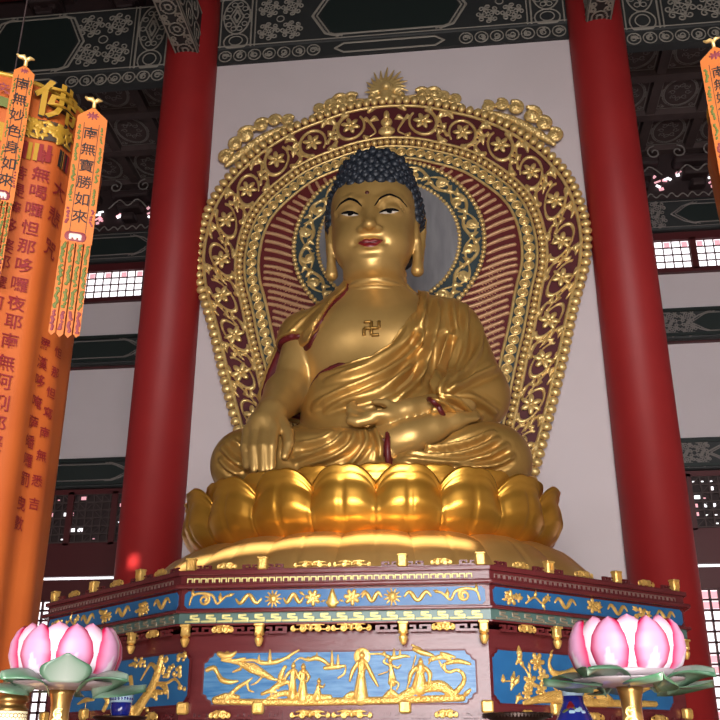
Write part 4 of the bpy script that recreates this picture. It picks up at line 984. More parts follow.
# painted beams --------------------------------------------------------
def ruyi(cx,cz,r):   # cloud-scroll cluster
    S=[]; q=min(1.,.3+.7*r/.28)
    for k in range(8):
        a=2*PI*k/8; S.append((spiral(cx+r*.68*math.cos(a),cz+r*.68*math.sin(a),r*.25,r*.07,a+PI,1.15 if k%2 else -1.15,14),.0145*q))
        S.append((np.array([(cx+r*.12*math.cos(a),cz+r*.12*math.sin(a)),(cx+r*.36*math.cos(a),cz+r*.36*math.sin(a))]),.012*q))
    S.append((ring2(cx,cz,r*.40),.012*q)); return S
def ring2(cx,cz,r,ry=None,n=25): a=np.linspace(0,2*PI,n); return np.stack([cx+r*np.cos(a),cz+(ry or r)*np.sin(a)],1)
def beam_lines(x0,x1,z0,z1,pat,box=.62):
    S=[]; H=z1-z0; zc=(z0+z1)/2; w=.015 if H>.9 else .010
    for sg,xe in ((1,x0),(-1,x1)):
        X=lambda d:xe+sg*d
        # end box with lozenge
        S+=[(np.array([(X(.05),z0),(X(.05),z1)]),w),(np.array([(X(box),z0),(X(box),z1)]),w*1.3),(np.array([(X(box+.07),z0),(X(box+.07),z1)]),w)]
        c=X(box/2+.03)
        S+=[(ring2(c,zc+H*.12,box*.40,H*.36),w),(np.array([(c,zc+H*.34),(c+.13,zc+H*.12),(c,zc-H*.10),(c-.13,zc+H*.12),(c,zc+H*.34)]),w),(np.array([(c,zc+H*.25),(c+.06,zc+H*.12),(c,zc),(c-.06,zc+H*.12),(c,zc+H*.25)]),w*1.3)]
        for k in range(10):
            a=2*PI*k/10; S.append((ring2(c+box*.29*math.cos(a),zc+H*.12+H*.265*math.sin(a),.05,None,9),w*.7))
        S+=[(ring2(c,zc-H*.40,box*.36,H*.16),w),(ring2(c,zc-H*.38,box*.2,H*.09),w*.8)]
        # field of cloud scrolls
        x=box+.10; R0=H/5.0 if H>.9 else H/3.4; rows=2; n=max(1,int((pat-x+.1)/(R0*1.9)))
        for i in range(n):
            for j in range(rows): S+=ruyi(X(x+R0*(1+1.9*i)),z0+H*(.26+.48*j),R0*1.05)
        for i in range(n-1): S+=[(ring2(X(x+R0*(1.95+1.9*i)),zc,R0*.3),w*.8)]
        # pointed end of the cartouche
        for o,ww in ((0,1.),(.08,1.6)):
            S.append((np.array([(X(pat+.45-o),z1-.06-.0*o),(X(pat+.22-o),z1-.14),(X(pat-.02-o),zc),(X(pat+.22-o),z0+.14),(X(pat+.45-o),z0+.06)]),w*ww))
    for z in (z0+.10,z1-.10): S.append((np.array([(x0+pat+.34,z),(x1-pat-.34,z)]),w*1.5))
    for z in (z0+.015,z1-.015): S.append((np.array([(x0,z),(x1,z)]),w*.8))
    return S
def beam(label,x0,x1,z0,z1,y,depth,pat,box=.62,lm='line',low=True,cell=.0135,cart='beamg'):
    t=thing('painted_beam',label,'beam',((x0+x1)/2,y,z0)); cx=(x0+x1)/2
    zb=z0+(.30 if low else 0)
    b=MB(); b.bbox((x0-cx,0,zb-z0),(x1-cx,depth,z1-z0)); o=b.build('main_timber','beam',t,False); q=o.modifiers.new('b','BEVEL'); q.width=.05; q.segments=3
    S=beam_lines(x0+.02,x1-.02,zb+.05,z1-.05,pat,box); S=[(np.clip(np.asarray(p),[x0+.02,zb+.03],[x1-.02,z1-.03]),r) for p,r in S]
    relief('painted_lines',S,cell,.010,lambda X,Z,h:np.stack([X-cx,-.001-h,Z-z0],-1),lm,t)
    zc=(zb+z1)/2; b=MB(); pp=[(x0+pat+.06,zc),(x0+pat+.30,zb+.16),(x1-pat-.30,zb+.16),(x1-pat-.06,zc),(x1-pat-.30,z1-.16),(x0+pat+.30,z1-.16)]
    b.prism([(x-cx,z-z0) for x,z in pp],-.005,.01); b.build('cartouche',cart,t,False)
    if low:
        b=MB(); b.bbox((x0-cx,.02,0),(x1-cx,min(depth,.2),.30)); b.build('lower_board','beam',t,False)
        S=[]; 
        for sg,xe in((1,x0),(-1,x1)):
            for i in range(7): S+=[(ring2(xe+sg*(.18+.27*i),z0+.15,.115,.115),.012),(spiral(xe+sg*(.18+.27*i),z0+.15,.07,.02,i,1.4),.012)]
            S.append((np.array([(xe+sg*(pat+.5),z0+.25),(xe+sg*(pat+.34),z0+.15),(xe+sg*(pat+.5),z0+.05)]),.02))
        for z in(.05,.25): S.append((np.array([(x0+pat+.5,z0+z),(x1-pat-.5,z0+z)]),.02))
        relief('lower_lines',S,cell,.010,lambda X,Z,h:np.stack([X-cx,.018-h,Z-z0],-1),lm,t)
    return t
beam('dark painted beam above the pale wall, with a long plain cartouche between scrollwork ends',-3.15,3.18,13.20,14.72,6.34,.5,1.85)
beam('dark painted beam with scrollwork ends at upper left behind the tall orange banner',-9.3,-4.03,12.90,14.72,6.34,.26,1.75)
beam('dark painted beam with scrollwork at the top right corner above the coffered ceiling',4.07,9.3,12.90,14.72,6.34,.26,1.75)
# dark bracket board above the beams and bracket clusters
sbox('trim_1',(-14,6.62,14.70),(14,6.95,16.2),'dark')
rail=MB(); rail.bbox((-14,6.2,15.25),(14,6.5,15.45)); struct(rail.build('trim_2','redwood',None,False))
def bracket(x,label):
    t=thing('bracket_cluster',label,'bracket',(x,6.5,14.715)); 
    for j,(w,z,d) in enumerate(((.34,.0,.34),(.62,.20,.44),(.95,.42,.55))):
        b=MB(); b.cham((0,-.05*j,z+.09),(w,d,.15),.03)
        for sx in(-1,1): b.cham((sx*w*.42,-.12*j-.05,z+.19),(.16,.2,.10),.025)
        b.build('bracket_tier','dark',t,False)
for x,l in ((-2.4,'second dark bracket cluster from the left above the central painted beam'),(-.8,'dark bracket cluster above the beam left of its middle'),(.8,'dark bracket cluster above the beam right of its middle'),(2.4,'dark bracket cluster above the beam beside the right red column'),(-5.0,'dark bracket cluster above the upper left beam nearest the red column'),(-6.6,'dark bracket cluster above the upper left beam over the orange banner')): bracket(x,l)
# beams running forward from the columns
for x,l in((-3.55,'painted beam running forward from the top of the left red column'),(3.61,'painted beam running forward from the top of the right red column')):
    t=thing('cross_beam',l,'beam',(x,3.4,13.12)); b=MB(); b.bbox((-.21,-6,0),(.21,2.78,.95)); o=b.build('timber','beam',t,False)
    S=[]
    for i in range(9):
        yc=2.45-.52*i
        S+=[(ring2(0,yc,.13,.15),.017),(ring2(0,yc,.05,.06),.018)]+[(spiral(sx*.13,yc-.26+dy,.07,.02,0,sx*1.2,10),.014) for sx in(-1,1) for dy in(-.05,.07)]
    S+=[(np.array([(sx*.19,-4),(sx*.19,2.74)]),.016) for sx in(-1,1)]
    relief('underside_lines',S,.02,.010,lambda X,Y_,h:np.stack([-X,Y_,-.001-h],-1),'line',t)
    for sx in(-1,1):
        S=[]
        for i in range(9):
            S+=[(ring2(2.4-.5*i,.3,.20,.2),.018),(ring2(2.15-.5*i,.68,.2,.2),.018),(ring2(2.4-.5*i,.3,.08,.08),.018),(spiral(2.15-.5*i,.68,.1,.03,0,1.2,10),.018)]
        S+=[(np.array([(-4,z),(2.74,z)]),.018) for z in(.04,.91)]
        relief('side_lines',S,.022,.010,lambda Y_,Z,h,sx=sx:np.stack([sx*(.211+h),Y_ if sx>0 else Y_,Z],-1),'line',t)
# coffered ceilings of the rear aisles
def coffers(side):
    c=struct(MB().bbox((4.1 if side>0 else -14,6.95,13.72),(14 if side>0 else -4.1,YB+.2,13.85)).build('ceiling','cofdark',None,False))
    rb=MB()
    for i in range(7): x=side*(4.05+1.0*i); rb.bbox((x-.09,6.95,13.55),(x+.09,YB,13.72))
    for y in (6.85,8.08,9.31,10.54): rb.bbox((side*4.05 if side>0 else -10.1,y-.10,13.53),(10.1 if side>0 else -4.05,y+.10,13.72))
    o=rb.build('coffer_ribs','coffer',c,False)
    S=[(ring2(0,0,.30,.40,33),.012),(ring2(0,0,.335,.44,33),.010),(np.array([(-.37,-.49),(.37,-.49),(.37,.49),(-.37,.49),(-.37,-.49)]),.012)]
    for sx in(-1,1):
        for sy in(-1,1): S+=[(spiral(sx*.29,sy*.40,.06,.02,0,1.2,10),.009)]
    for k in range(8): a=2*PI*k/8; S.append((spiral(.15*math.cos(a),.20*math.sin(a),.07,.02,a,1.1,10),.009))
    first=None
    for i in range(6):
        for j in range(3):
            if first is None:
                p=MB().bbox((-.40,-.52,0),(.40,.52,.04)).build('coffer_panel','coffer',c,False); l=relief('panel_lines',S,.016,.008,lambda X,Y_,h:np.stack([X,Y_,-.001-h],-1),'lineb',p); first=p
            else: p=copytree(first,c)
            p.location=(side*(4.55+1.0*i),7.465+1.23*j,13.66)
coffers(-1); coffers(1)
# rear wall: beams, windows, joinery
def rbeam(label,x0,x1,z0,z1,pat): return beam(label,x0,x1,z0,z1,YB-.22,.24,pat,.35,'lineb',False,.0105,'beamg')
for sg,nm in((-1,'left'),(1,'right')):
    a,b_=(4.2,13.9)
    x0,x1=(sg*b_,sg*a) if sg<0 else (a,b_)
    rbeam(f'dark painted beam on the rear wall above the high lattice window, {nm} side',x0,x1,11.55,12.28,1.35)
    rbeam(f'dark painted beam between the two plaster panels of the rear wall, {nm} side',x0,x1,9.12,9.80,1.35)
    rbeam(f'dark painted beam below the tall plaster panel of the rear wall, {nm} side',x0,x1,6.50,7.12,1.35)
    # raised mouldings
    t=MB(); 
    for z in(9.20,9.72,6.58,7.04): t.bbox((x0,YB-.27,z-.03),(x1,YB-.2,z+.03))
    struct(t.build('trim_3' if sg<0 else 'trim_4','beamg',None,False))
    # joinery frames
    t=MB()
    for z0,z1 in((11.38,11.56),(10.64,10.74),(9.10,9.13),(6.40,6.60),(4.80,5.44),(4.36,4.74),(.9,1.1)): t.bbox((x0,YB-.10,z0),(x1,YB+.05,z1))
    for x in np.arange(x0,x1+.01,.9): t.bbox((x-.06,YB-.1,5.4),(x+.06,YB+.05,6.45))
    struct(t.build('trim_5' if sg<0 else 'trim_6','redwood',None,False))
    # slot of daylight between two boards
    struct(MB().bbox((x0,YB+.0,4.74),(x1,YB+.03,4.80)).build('window_1' if sg<0 else 'window_2','pane',None,False))
    # clerestory windows: groups of 4 x 4 panes
    k=3 if sg<0 else 4
    W,gap,x,nc=(.70,.13,a+.88,4) if sg>0 else (1.42,.13,a+1.5,8); n=0
    while x+W<b_:
        cx=sg*(x+W/2); f=MB(); pw=W/nc; ph=.64/4
        for i in range(nc+1): f.bbox((cx-W/2+pw*i-.010,YB-.06,10.74),(cx-W/2+pw*i+.010,YB-.03,11.38))
        for j in range(5): f.bbox((cx-W/2,YB-.06,10.74+ph*j-.009),(cx+W/2,YB-.03,10.74+ph*j+.009))
        wn=struct(f.build('window_%d'%k,'redwood',None,False)); k+=2
        p=MB(); p.bbox((cx-W/2,YB-.02,10.74),(cx+W/2,YB,11.38)); p.build('pane','pane',wn,False)
        for i in range(nc):
            if (i+n)%2: q=MB(); q.bbox((cx-W/2+pw*i+.03,YB-.028,10.74+ph*3.15),(cx-W/2+pw*(i+1)-.03,YB-.021,11.36)); q.build('pink_pane','pinkpane',wn,False)
        fr=MB(); fr.bbox((cx+sg*(W/2+gap/2)-gap/2,YB-.10,10.70),(cx+sg*(W/2+gap/2)+gap/2,YB+.02,11.42)); fr.build('window_post','redwood',wn,False)
        x+=W+gap; n+=1
    # openwork lattice panel
    x0p,x1p=(x0,x1); lat=MB(); ph=.16
    for i in range(int((x1p-x0p)/ph)+1): lat.bbox((x0p+ph*i-.012,YB-.08,5.46),(x0p+ph*i+.012,YB-.05,6.40))
    for j in range(7): lat.bbox((x0p,YB-.085,5.46+.157*j-.012),(x1p,YB-.05,5.46+.157*j+.012))
    r=random.Random(2+sg)
    for i in range(int((x1p-x0p)/ph)):
        for j in range(6):
            if r.random()<.55:
                cx,cz=x0p+ph*(i+.5),5.46+.157*(j+.5); d=r.choice((-1,1)); lat.box((cx,YB-.066,cz),(.014,.02,.19),roty(d*PI/4))
    w7=struct(lat.build('window_7' if False else ('window_%d'%(40+(sg>0))),'coffer',None,False))
    MB().bbox((x0p,YB-.03,5.44),(x1p,YB+.01,6.42)).build('backing','dark',w7,False)
    gl=[(i,j) for i in range(int((x1p-x0p)/ph)) for j in range(6) if r.random()<.26]
    g=MB(); g2=MB()
    for i,j in gl:
        cx,cz=x0p+ph*(i+.5),5.46+.157*(j+.5); (g if r.random()<.5 else g2).bbox((cx-.05,YB-.04,cz-.02),(cx+r.choice((-.01,.05)),YB-.031,cz+r.choice((.0,.045))))
    g.build('light_gap','pane',w7,False)
    if g2.n: g2.build('light_gap','pinkpane',w7,False)
    # tall lattice doors below
    kd=1 if sg<0 else 2; x=a+.2; dn=kd
    while x+1.0<b_:
        cx=sg*(x+.5); f=MB(); pw=.94/6
        for i in range(7): f.bbox((cx-.47+pw*i-.018,YB-.07,1.1),(cx-.47+pw*i+.018,YB-.02,4.36))
        for j in range(19): f.bbox((cx-.47,YB-.07,1.1+3.26*j/18-.018),(cx+.47,YB-.02,1.1+3.26*j/18+.018))
        f.bbox((cx-.53,YB-.10,1.0),(cx-.455,YB+.02,4.38)); f.bbox((cx+.455,YB-.10,1.0),(cx+.53,YB+.02,4.38))
        dd=struct(f.build('door_%d'%dn,'redwood',None,False)); dn+=2
        MB().bbox((cx-.47,YB-.01,1.1),(cx+.47,YB+.01,4.36)).build('pane','pane',dd,False)
        if sg>0:
            q=MB()
            for j in (17,16,11,10,6): q.bbox((cx-.46,YB-.018,1.1+3.26*j/18+.03),(cx+.46,YB-.011,1.1+3.26*(j+1)/18-.03))
            q.build('pink_pane','pinkpane',dd,False)
        x+=1.06
    # carved bracket frieze with glimpses of daylight under the rear ceiling
    S=[]; xx=x0
    while xx<x1-.4:
        S+=[(spline([(xx,12.36),(xx+.1,12.46),(xx+.2,12.36),(xx+.32,12.44),(xx+.42,12.35)],5),.016)]; xx+=.42
    tr=MB(); tr.bbox((x0,YB-.16,12.30),(x1,YB+.05,12.50)); o=struct(tr.build('trim_7' if sg<0 else 'trim_8','dark',None,False))
    relief('wavy_lines',S,.018,.01,lambda X,Z,h:np.stack([X,YB-.161-h,Z],-1),'lineb',o)
    for q,xc in enumerate(np.arange(a+.75,b_-.3,1.15)):
        cx=sg*xc; t=thing('rear_bracket','dark carved bracket under the coffered ceiling on the rear wall, '+nm+' side','bracket',(cx,YB-.05,12.5),0,'rear wall brackets on the '+nm+' side')
        bm=MB()
        for w,z in((.3,.0),(.55,.28),(.85,.58)): bm.cham((0,-.12,z+.12),(w,.34,.17),.04)
        bm.build('bracket_arms','dark',t,False)
        S=[(spiral(sx*.33,.85,.16,.04,PI/2,sx*1.2,14),.017) for sx in(-1,1)]+[(spline([(-.42,.3),(-.2,.5),(0,.35),(.2,.5),(.42,.3)],5),.016)]
        relief('scroll_lines',S,.018,.01,lambda X,Z,h:np.stack([X,-.30-h,Z],-1),'lineb',t)
    g=MB(); g2=MB(); r=random.Random(11)
    for q,xc in enumerate(np.arange(a+.75,b_-.3,1.15)):
        cx=sg*(xc+.57)
        for _ in range(9):
            dx,dz=r.uniform(-.28,.28),r.uniform(0,.42); (g if r.random()<.5 else g2).box((cx+dx,YB-.02,12.62+dz),(r.uniform(.05,.16),.02,r.uniform(.03,.07)),roty(r.uniform(-.9,.9)))
    lw=struct(g.build('window_50' if sg<0 else 'window_51','pane',None,False)); g2.build('light_gap','pinkpane',lw,False)
# ================================================================== BANNERS
MT['broc']=mat('dark_brocade',srgb(58,40,22),.6)
def glyph(ch,size):
    c=bpy.data.curves.new('glyph','FONT'); c.body=ch; c.size=1; c.align_x='CENTER'; c.align_y='CENTER'; c.resolution_u=2; c.offset=.008
    o=bpy.data.objects.new('glyph',c); COL.objects.link(o); dg=bpy.context.evaluated_depsgraph_get(); dg.update()
    me=o.evaluated_get(dg).to_mesh(); V=np.array([v.co[:] for v in me.vertices],float).reshape(-1,3); F=[list(p.vertices) for p in me.polygons]
    o.evaluated_get(dg).to_mesh_clear(); bpy.data.objects.remove(o); bpy.data.curves.remove(c)
    if len(V): V[:,:2]-= (V[:,:2].max(0)+V[:,:2].min(0))/2
    return V*size,F
GL={}
def gl(ch):
    if ch not in GL: GL[ch]=glyph(ch,1.)
    return GL[ch]
def motif(r,n=7):   # little embroidered sprig, unit height
    return [ell(r.uniform(-.16,.16),-.45+.9*i/(n-1)+r.uniform(-.04,.04),r.uniform(.15,.24),r.uniform(.10,.14),r.uniform(-.9,.9)) for i in range(n)]
def ribbon(parent,top,rt,width,length,text,tailn=4,rnd=1,tail0=.60,csize=.05,tilt=0.):
    """flat streamer: top = world point, rt = horizontal unit vector; returns the ribbon part"""
    rt=np.array(rt); nr=np.array([rt[1],-rt[0],0]); top=np.array(top)   # nr faces the viewer
    W=lambda x,z,h:np.stack([top[0]+x*rt[0]+(h)*nr[0],top[1]+x*rt[1]+h*nr[1],top[2]+z+0*x],-1)
    def sheet(mb,poly,h0,h1):
        p=np.array(poly,float); n=len(p); V=[*W(p[:,0],p[:,1],h0*np.ones(n)),*W(p[:,0],p[:,1],h1*np.ones(n))]; mb.add(V,[list(range(n)),list(range(n,2*n))[::-1]]+[(i,i+n,(i+1)%n+n,(i+1)%n) for i in range(n)])
    w=width/2; zt=-length*tail0; b=MB(); sheet(b,[(-w,zt),(w,zt),(w,-w*.9),(0,0),(-w,-w*.9)],0,.006); rb=rel(b.build('ribbon','orange2',parent,False),parent)
    tw=width/tailn; r=random.Random(rnd); E1=[];E2=[]
    for i in range(tailn):
        x0=-w+tw*i; b=MB(); zb=-length+r.uniform(-.01,.012); sheet(b,[(x0+.003,zb+tw*.45),(x0+tw/2,zb),(x0+tw-.003,zb+tw*.45),(x0+tw-.003,zt+.004),(x0+.003,zt+.004)],.001,.005); b.build('ribbon_tail','orange2',rb,False)
        nq=4
        for q in range(nq):
            zc=zt-(length-length*tail0)*(q+.5)/nq*.98; M_=motif(r)
            (E2 if q==nq-1 else E1).append([(np.asarray(p)*np.array([tw*.9,.085])+np.array([x0+tw/2,zc]),rr*tw*1.7) for p,rr in M_])
            _=([(p*np.array([tw*.9,.085])+np.array([x0+tw/2,zc]),rr*tw*1.7) for p,rr in M_])
    for q in range(5):
        for sx in(-1,1):
            zc=-w*1.6-(length*tail0-w*2.6)*(q+.4)/5; (E2 if q==4 else E1).append([(p*np.array([w*.38,.075])+np.array([sx*w*.76,zc]),rr*w*.75) for p,rr in motif(r,6)])
    def sub(o): o.parent=rb; o.matrix_parent_inverse=Matrix.Identity(4); return o
    for E,m_ in((E1,'embg'),(E2,'embp')):
        for e in E: sub(relief('embroidered_sprig',e,.0025,.002,lambda x,y,h:W(x,y,.007+h),m_))
    b=MB()
    for x in(-w*.5,w*.5): sheet(b,[(x-.0012,zt+.01),(x+.0012,zt+.01),(x+.0012,-w*1.4),(x-.0012,-w*1.4)],.0065,.0075)
    for i in range(len(text)):
        V,F=gl(text[i]); zc=-w*1.75-(length*tail0-w*2.9)*(i+.35)/len(text)
        b.add(W(V[:,0]*csize,V[:,1]*csize*1.05+zc,.008*np.ones(len(V))),F)
    sub(b.build('ink_characters','inkblk',None,False))
    b=MB(); 
    S=[ell(-w*.1+x,zt+.028,rx,ry) for x,rx,ry in((0,w*.72,.024),)]
    sub(relief('lotus_patch',S,.0035,.003,lambda x,y,h:W(x,y,.007+h),'embp')); sub(relief('lotus_patch_center',[ell(-w*.1,zt+.030,w*.45,.011)]+[ell(-w*.1+w*.3*k,zt+.022,w*.12,.012) for k in(-1,0,1)],.003,.005,lambda x,y,h:W(x,y,.008+h),'white'))
    S=[ell(0,-w*.75,w*.16,w*.16)]+[ell(w*.3*math.cos(a),-w*.75+w*.22*math.sin(a),w*.14,w*.07,a) for a in np.linspace(0,2*PI,9)[:-1]]
    sub(relief('star_patch',S,.003,.002,lambda x,y,h:W(x,y,.007+h),'embp'))
    # gilded hook on top
    b=MB(); b.tube([W(np.array(x),np.array(z),np.array(.01)) for x,z in((0,-.01),(0,.022),(-.012,.036),(-.03,.034),(-.042,.042))],[.008,.009,.012,.009,.004],7); b.tube([W(np.array(x),np.array(z),np.array(.01)) for x,z in((0,.022),(.014,.038),(.032,.036))],[.009,.010,.003],7)
    o=sub(b.build('gilded_hook','carve',None)); return rb
def hanging_banner(c,R,zt,zb,label,full):
    t=thing('banner',label,'banner',(c[0],c[1],zb)); 
    fa=math.atan2(CAM[1]-c[1],CAM[0]-c[0])      # side facing the middle aisle
    n=96; V=[];F=[]; rows=34
    fold=lambda a,z:.010*math.sin(a*9+.6)+.007*math.sin(a*17+z*1.2)+.006*math.sin(a*4+z*.8)*(zt-z)/(zt-zb)+.045*min(1,max(0,(z-zt+1.0)/1.0))
    for j in range(rows+1):
        z=zt-(zt-zb)*j/rows
        for i in range(n):
            a=2*PI*i/n; q=R+fold(a,z)*(min(1,j/3)); V.append((q*math.cos(a),q*math.sin(a),z-zb))
    for j in range(rows):
        for i in range(n): F.append((j*n+i,(j+1)*n+i,(j+1)*n+(i+1)%n,j*n+(i+1)%n))
    mesh('cloth',V,F,'orange',t)
    b=MB(); b.tube([(R*math.cos(a),R*math.sin(a),zt-zb) for a in np.linspace(0,2*PI,49)[:-1]],.012,6,True); b.build('top_hoop','oldgold',t)
    b=MB(); b.lathe([(.02,.0),(R*.98,.0),(R*.98,.012),(.02,.05)],48,(0,0,zt-zb)); b.build('top_cover','orange',t)
    b=MB(); b.tube([(0,0,zt-zb),(0,0,16.2-zb)],.004,6); b.build('hanging_cord','dark',t)
    if not full: return t,None
    def cyl(px,py,h=.04):   # photo point on the cylinder -> (angle, z)
        r=ray(px,py); o=CAM[:2]-np.array(c[:2]); A=r[:2]@r[:2]; B=2*o@r[:2]; C_=o@o-(R+h)**2; D=B*B-4*A*C_
        tt=(-B-math.sqrt(max(D,0)))/(2*A); p=CAM+r*tt; return math.atan2(p[1]-c[1],p[0]-c[0]),p[2]
    def wr(a0,z0,V,h):  # wrap flat glyph on the cloth
        a=a0+V[:,0]/R; z=z0+V[:,1]; q=np.array([R+fold(x,y) for x,y in zip(a,z)])+h; return np.stack([q*np.cos(a),q*np.sin(a),z-zb],1)
    def write(name,items,m,h=.006):
        for ch,px,py,sz in items:
            a0,z0=cyl(px,py); V,F=gl(ch); MB().add(wr(a0,z0,np.stack([V[:,0]*sz,V[:,1]*sz],1),h),F).build(name,m,t,False)
    write('gold_character_edge',[('佛',57.2,104.3,.212)],'inkblk',.004); 
    # gold character with raised body: several offset copies thicken the strokes
    b=MB(); a0,z0=cyl(57,104); V,F=gl('佛')
    for dx,dz in((0,0),(.002,0),(-.002,0)): b.add(wr(a0,z0,np.stack([V[:,0]*.20+dx,V[:,1]*.20+dz],1),.008+.0004*len(b.V)),F)
    b.build('gold_character','oldgold',t,False)
    it=[('大',61,190,.085),('悲',57,216,.085),('咒',54,248,.085)]
    col2=[(43.5,157),(41.5,174),(39,191),(35.5,208.5),(32,226),(29,244.5),(27,263),(23,282),(20,300.5),(17,319),(13.5,338),(10,360),(7.5,379),(5,400),(1,421),(-2,440)]
    it+=[(ch,x,y,.070) for ch,(x,y) in zip('南無喝囉怛那哆囉夜耶南無阿唎耶婆',col2)]
    col3=[(20,170),(18,187),(14.5,205),(11,222),(8,242),(4.5,258),(1,278),(-2,298)]
    it+=[(ch,x,y,.068) for ch,(x,y) in zip('菩提薩哆婆耶摩訶',col3)]
    it+=[('法',12,156,.06),('善',2,150,.06)]
    write('red_character',it,'inkred')
    dk=[(54,343),(51,361),(49,379),(46,400),(42.5,421),(39,440),(37,459),(34,478),(30.5,502),(28,522)]
    write('dark_red_character',[(ch,x,y,.06) for ch,(x,y) in zip('羅漢哆唵薩皤囉罰曳數',dk)],'inkred')
    write('dark_red_character',[(ch,x,y,.05) for ch,(x,y) in zip('怛那怛寫南無悉吉',[(65,352),(62,372),(58,392),(55,412),(52,432),(49,455),(45,480),(42,503)])],'inkred')
    # brocade band and short tassels
    a1,zb1=cyl(26,128); a2,zb2=cyl(72,146); b=MB(); 
    P1=[(26+46*k/14,126.5+ (k/14)**1.4*17) for k in range(15)]
    S=[]
    for k in range(15): 
        a_,z_=cyl(*P1[k]); S.append((a_,z_))
    S=np.array(S); V=[];F=[]
    for a_,z_ in S:
        for dz in(.055,-.045): q=R+fold(a_,z_)+.006; V.append((q*math.cos(a_),q*math.sin(a_),z_+dz-zb))
    for k in range(14): F.append((2*k,2*k+1,2*k+3,2*k+2))
    bb=mesh('brocade_band',V,F,'broc',t,False)
    r=random.Random(6); E=[]
    for k in range(110):
        a_=S[0,0]+(S[-1,0]-S[0,0])*r.random(); z_=np.interp(a_,S[:,0],S[:,1]) if S[-1,0]>S[0,0] else np.interp(a_,S[::-1,0],S[::-1,1]); E.append(ell(a_*R,z_+r.uniform(-.035,.045),r.uniform(.008,.02),r.uniform(.004,.008),r.uniform(0,3)))
    relief('brocade_pattern',E,.0035,.002,lambda x,y,h:(lambda q:np.stack([q*np.cos(x/R),q*np.sin(x/R),y-zb],-1))(R+.009+h+np.array([fold(p,s) for p,s in zip(x/R,y)])),'oldgold',bb)
    for m_,cols in(('inkred',(27,42,49,66,70)),('oldgold',(32,38,63)),('inkblk',(60,63.5,68))):
        for px in cols:
            b=MB()
            py=137+(max(px-26,0)/46)**1.4*17+3; a_,z_=cyl(px,py); b.add(wr(a_,z_,np.array([(-.008,0),(.008,0),(.008,-.085),(-.008,-.085)]),.007),[(0,1,2,3)]); b.build('tassel',m_,t,False)
    # small printed patches on the left side
    for ch,x,y,s_,m_ in(('文',3,87,.05,'embp'),('土',11,90,.05,'embp')): write('printed_patch',[(ch,x,y,s_)],m_)
    b=MB(); a_,z_=cyl(5,100); b.add(wr(a_,z_,np.array([(-.09,-.03),(.03,-.035),(.035,.01),(-.09,.02)]),.006),[(0,1,2,3)]); b.build('green_patch','embg',t,False)
    b=MB(); a_,z_=cyl(3,128); b.add(wr(a_,z_,np.array([(-.06,-.05),(.03,-.06),(.03,.03),(-.06,.035)]),.006),[(0,1,2,3)]); b.build('brocade_patch','oldgold',t,False)
    # hem fringe at the foot
    b=MB()
    for i in range(n): a=2*PI*i/n; b.box(((R+.004)*math.cos(a),(R+.004)*math.sin(a),.14),(.012,.028,.30),rotz(a))
    b.build('hem_fringe','orange2',t,False)
    return t,cyl
D0=4.5
bc=CAM+ray(4,132)*D0; BR=.435
tb,cyl=hanging_banner(bc,BR,bc[2],1.55,'tall round orange banner with red and gold Chinese writing hanging at the left edge',True)
def streamer(px,py,dist,wpx,lpx,text,parent,rnd,tail0,cs,w_=None):
    r=ray(px,py); top=CAM+r*dist; h=r[:2]/np.linalg.norm(r[:2]); rt=np.array([-(-h[1]),-h[0],0]); rt=np.array([h[1],-h[0],0])
    # length from the photo rows, straight down
    zt=top[2]; d=np.linalg.norm((top-CAM)[:2]); r2=ray(px-.13*lpx,py+lpx); zb=CAM[2]+r2[2]*d/np.linalg.norm(r2[:2])
    return ribbon(parent,top,rt,wpx*dist/FPX,zt-zb,text,4,rnd,tail0,cs)
streamer(94,108,4.18,28.5,228,'南無寶勝如來',tb,3,.62,.064)
streamer(25.5,66,4.10,19.5,215,'南無妙色身如來',tb,5,.66,.062)
rc_=CAM+ray(812,95)*4.6
t2,_=hanging_banner(rc_,.475,rc_[2],1.6,'orange banner whose ribbon with black Chinese writing hangs at the upper right edge',False)
streamer(714,47,4.5,30,210,'南無妙色身如來',t2,7,.66,.064)
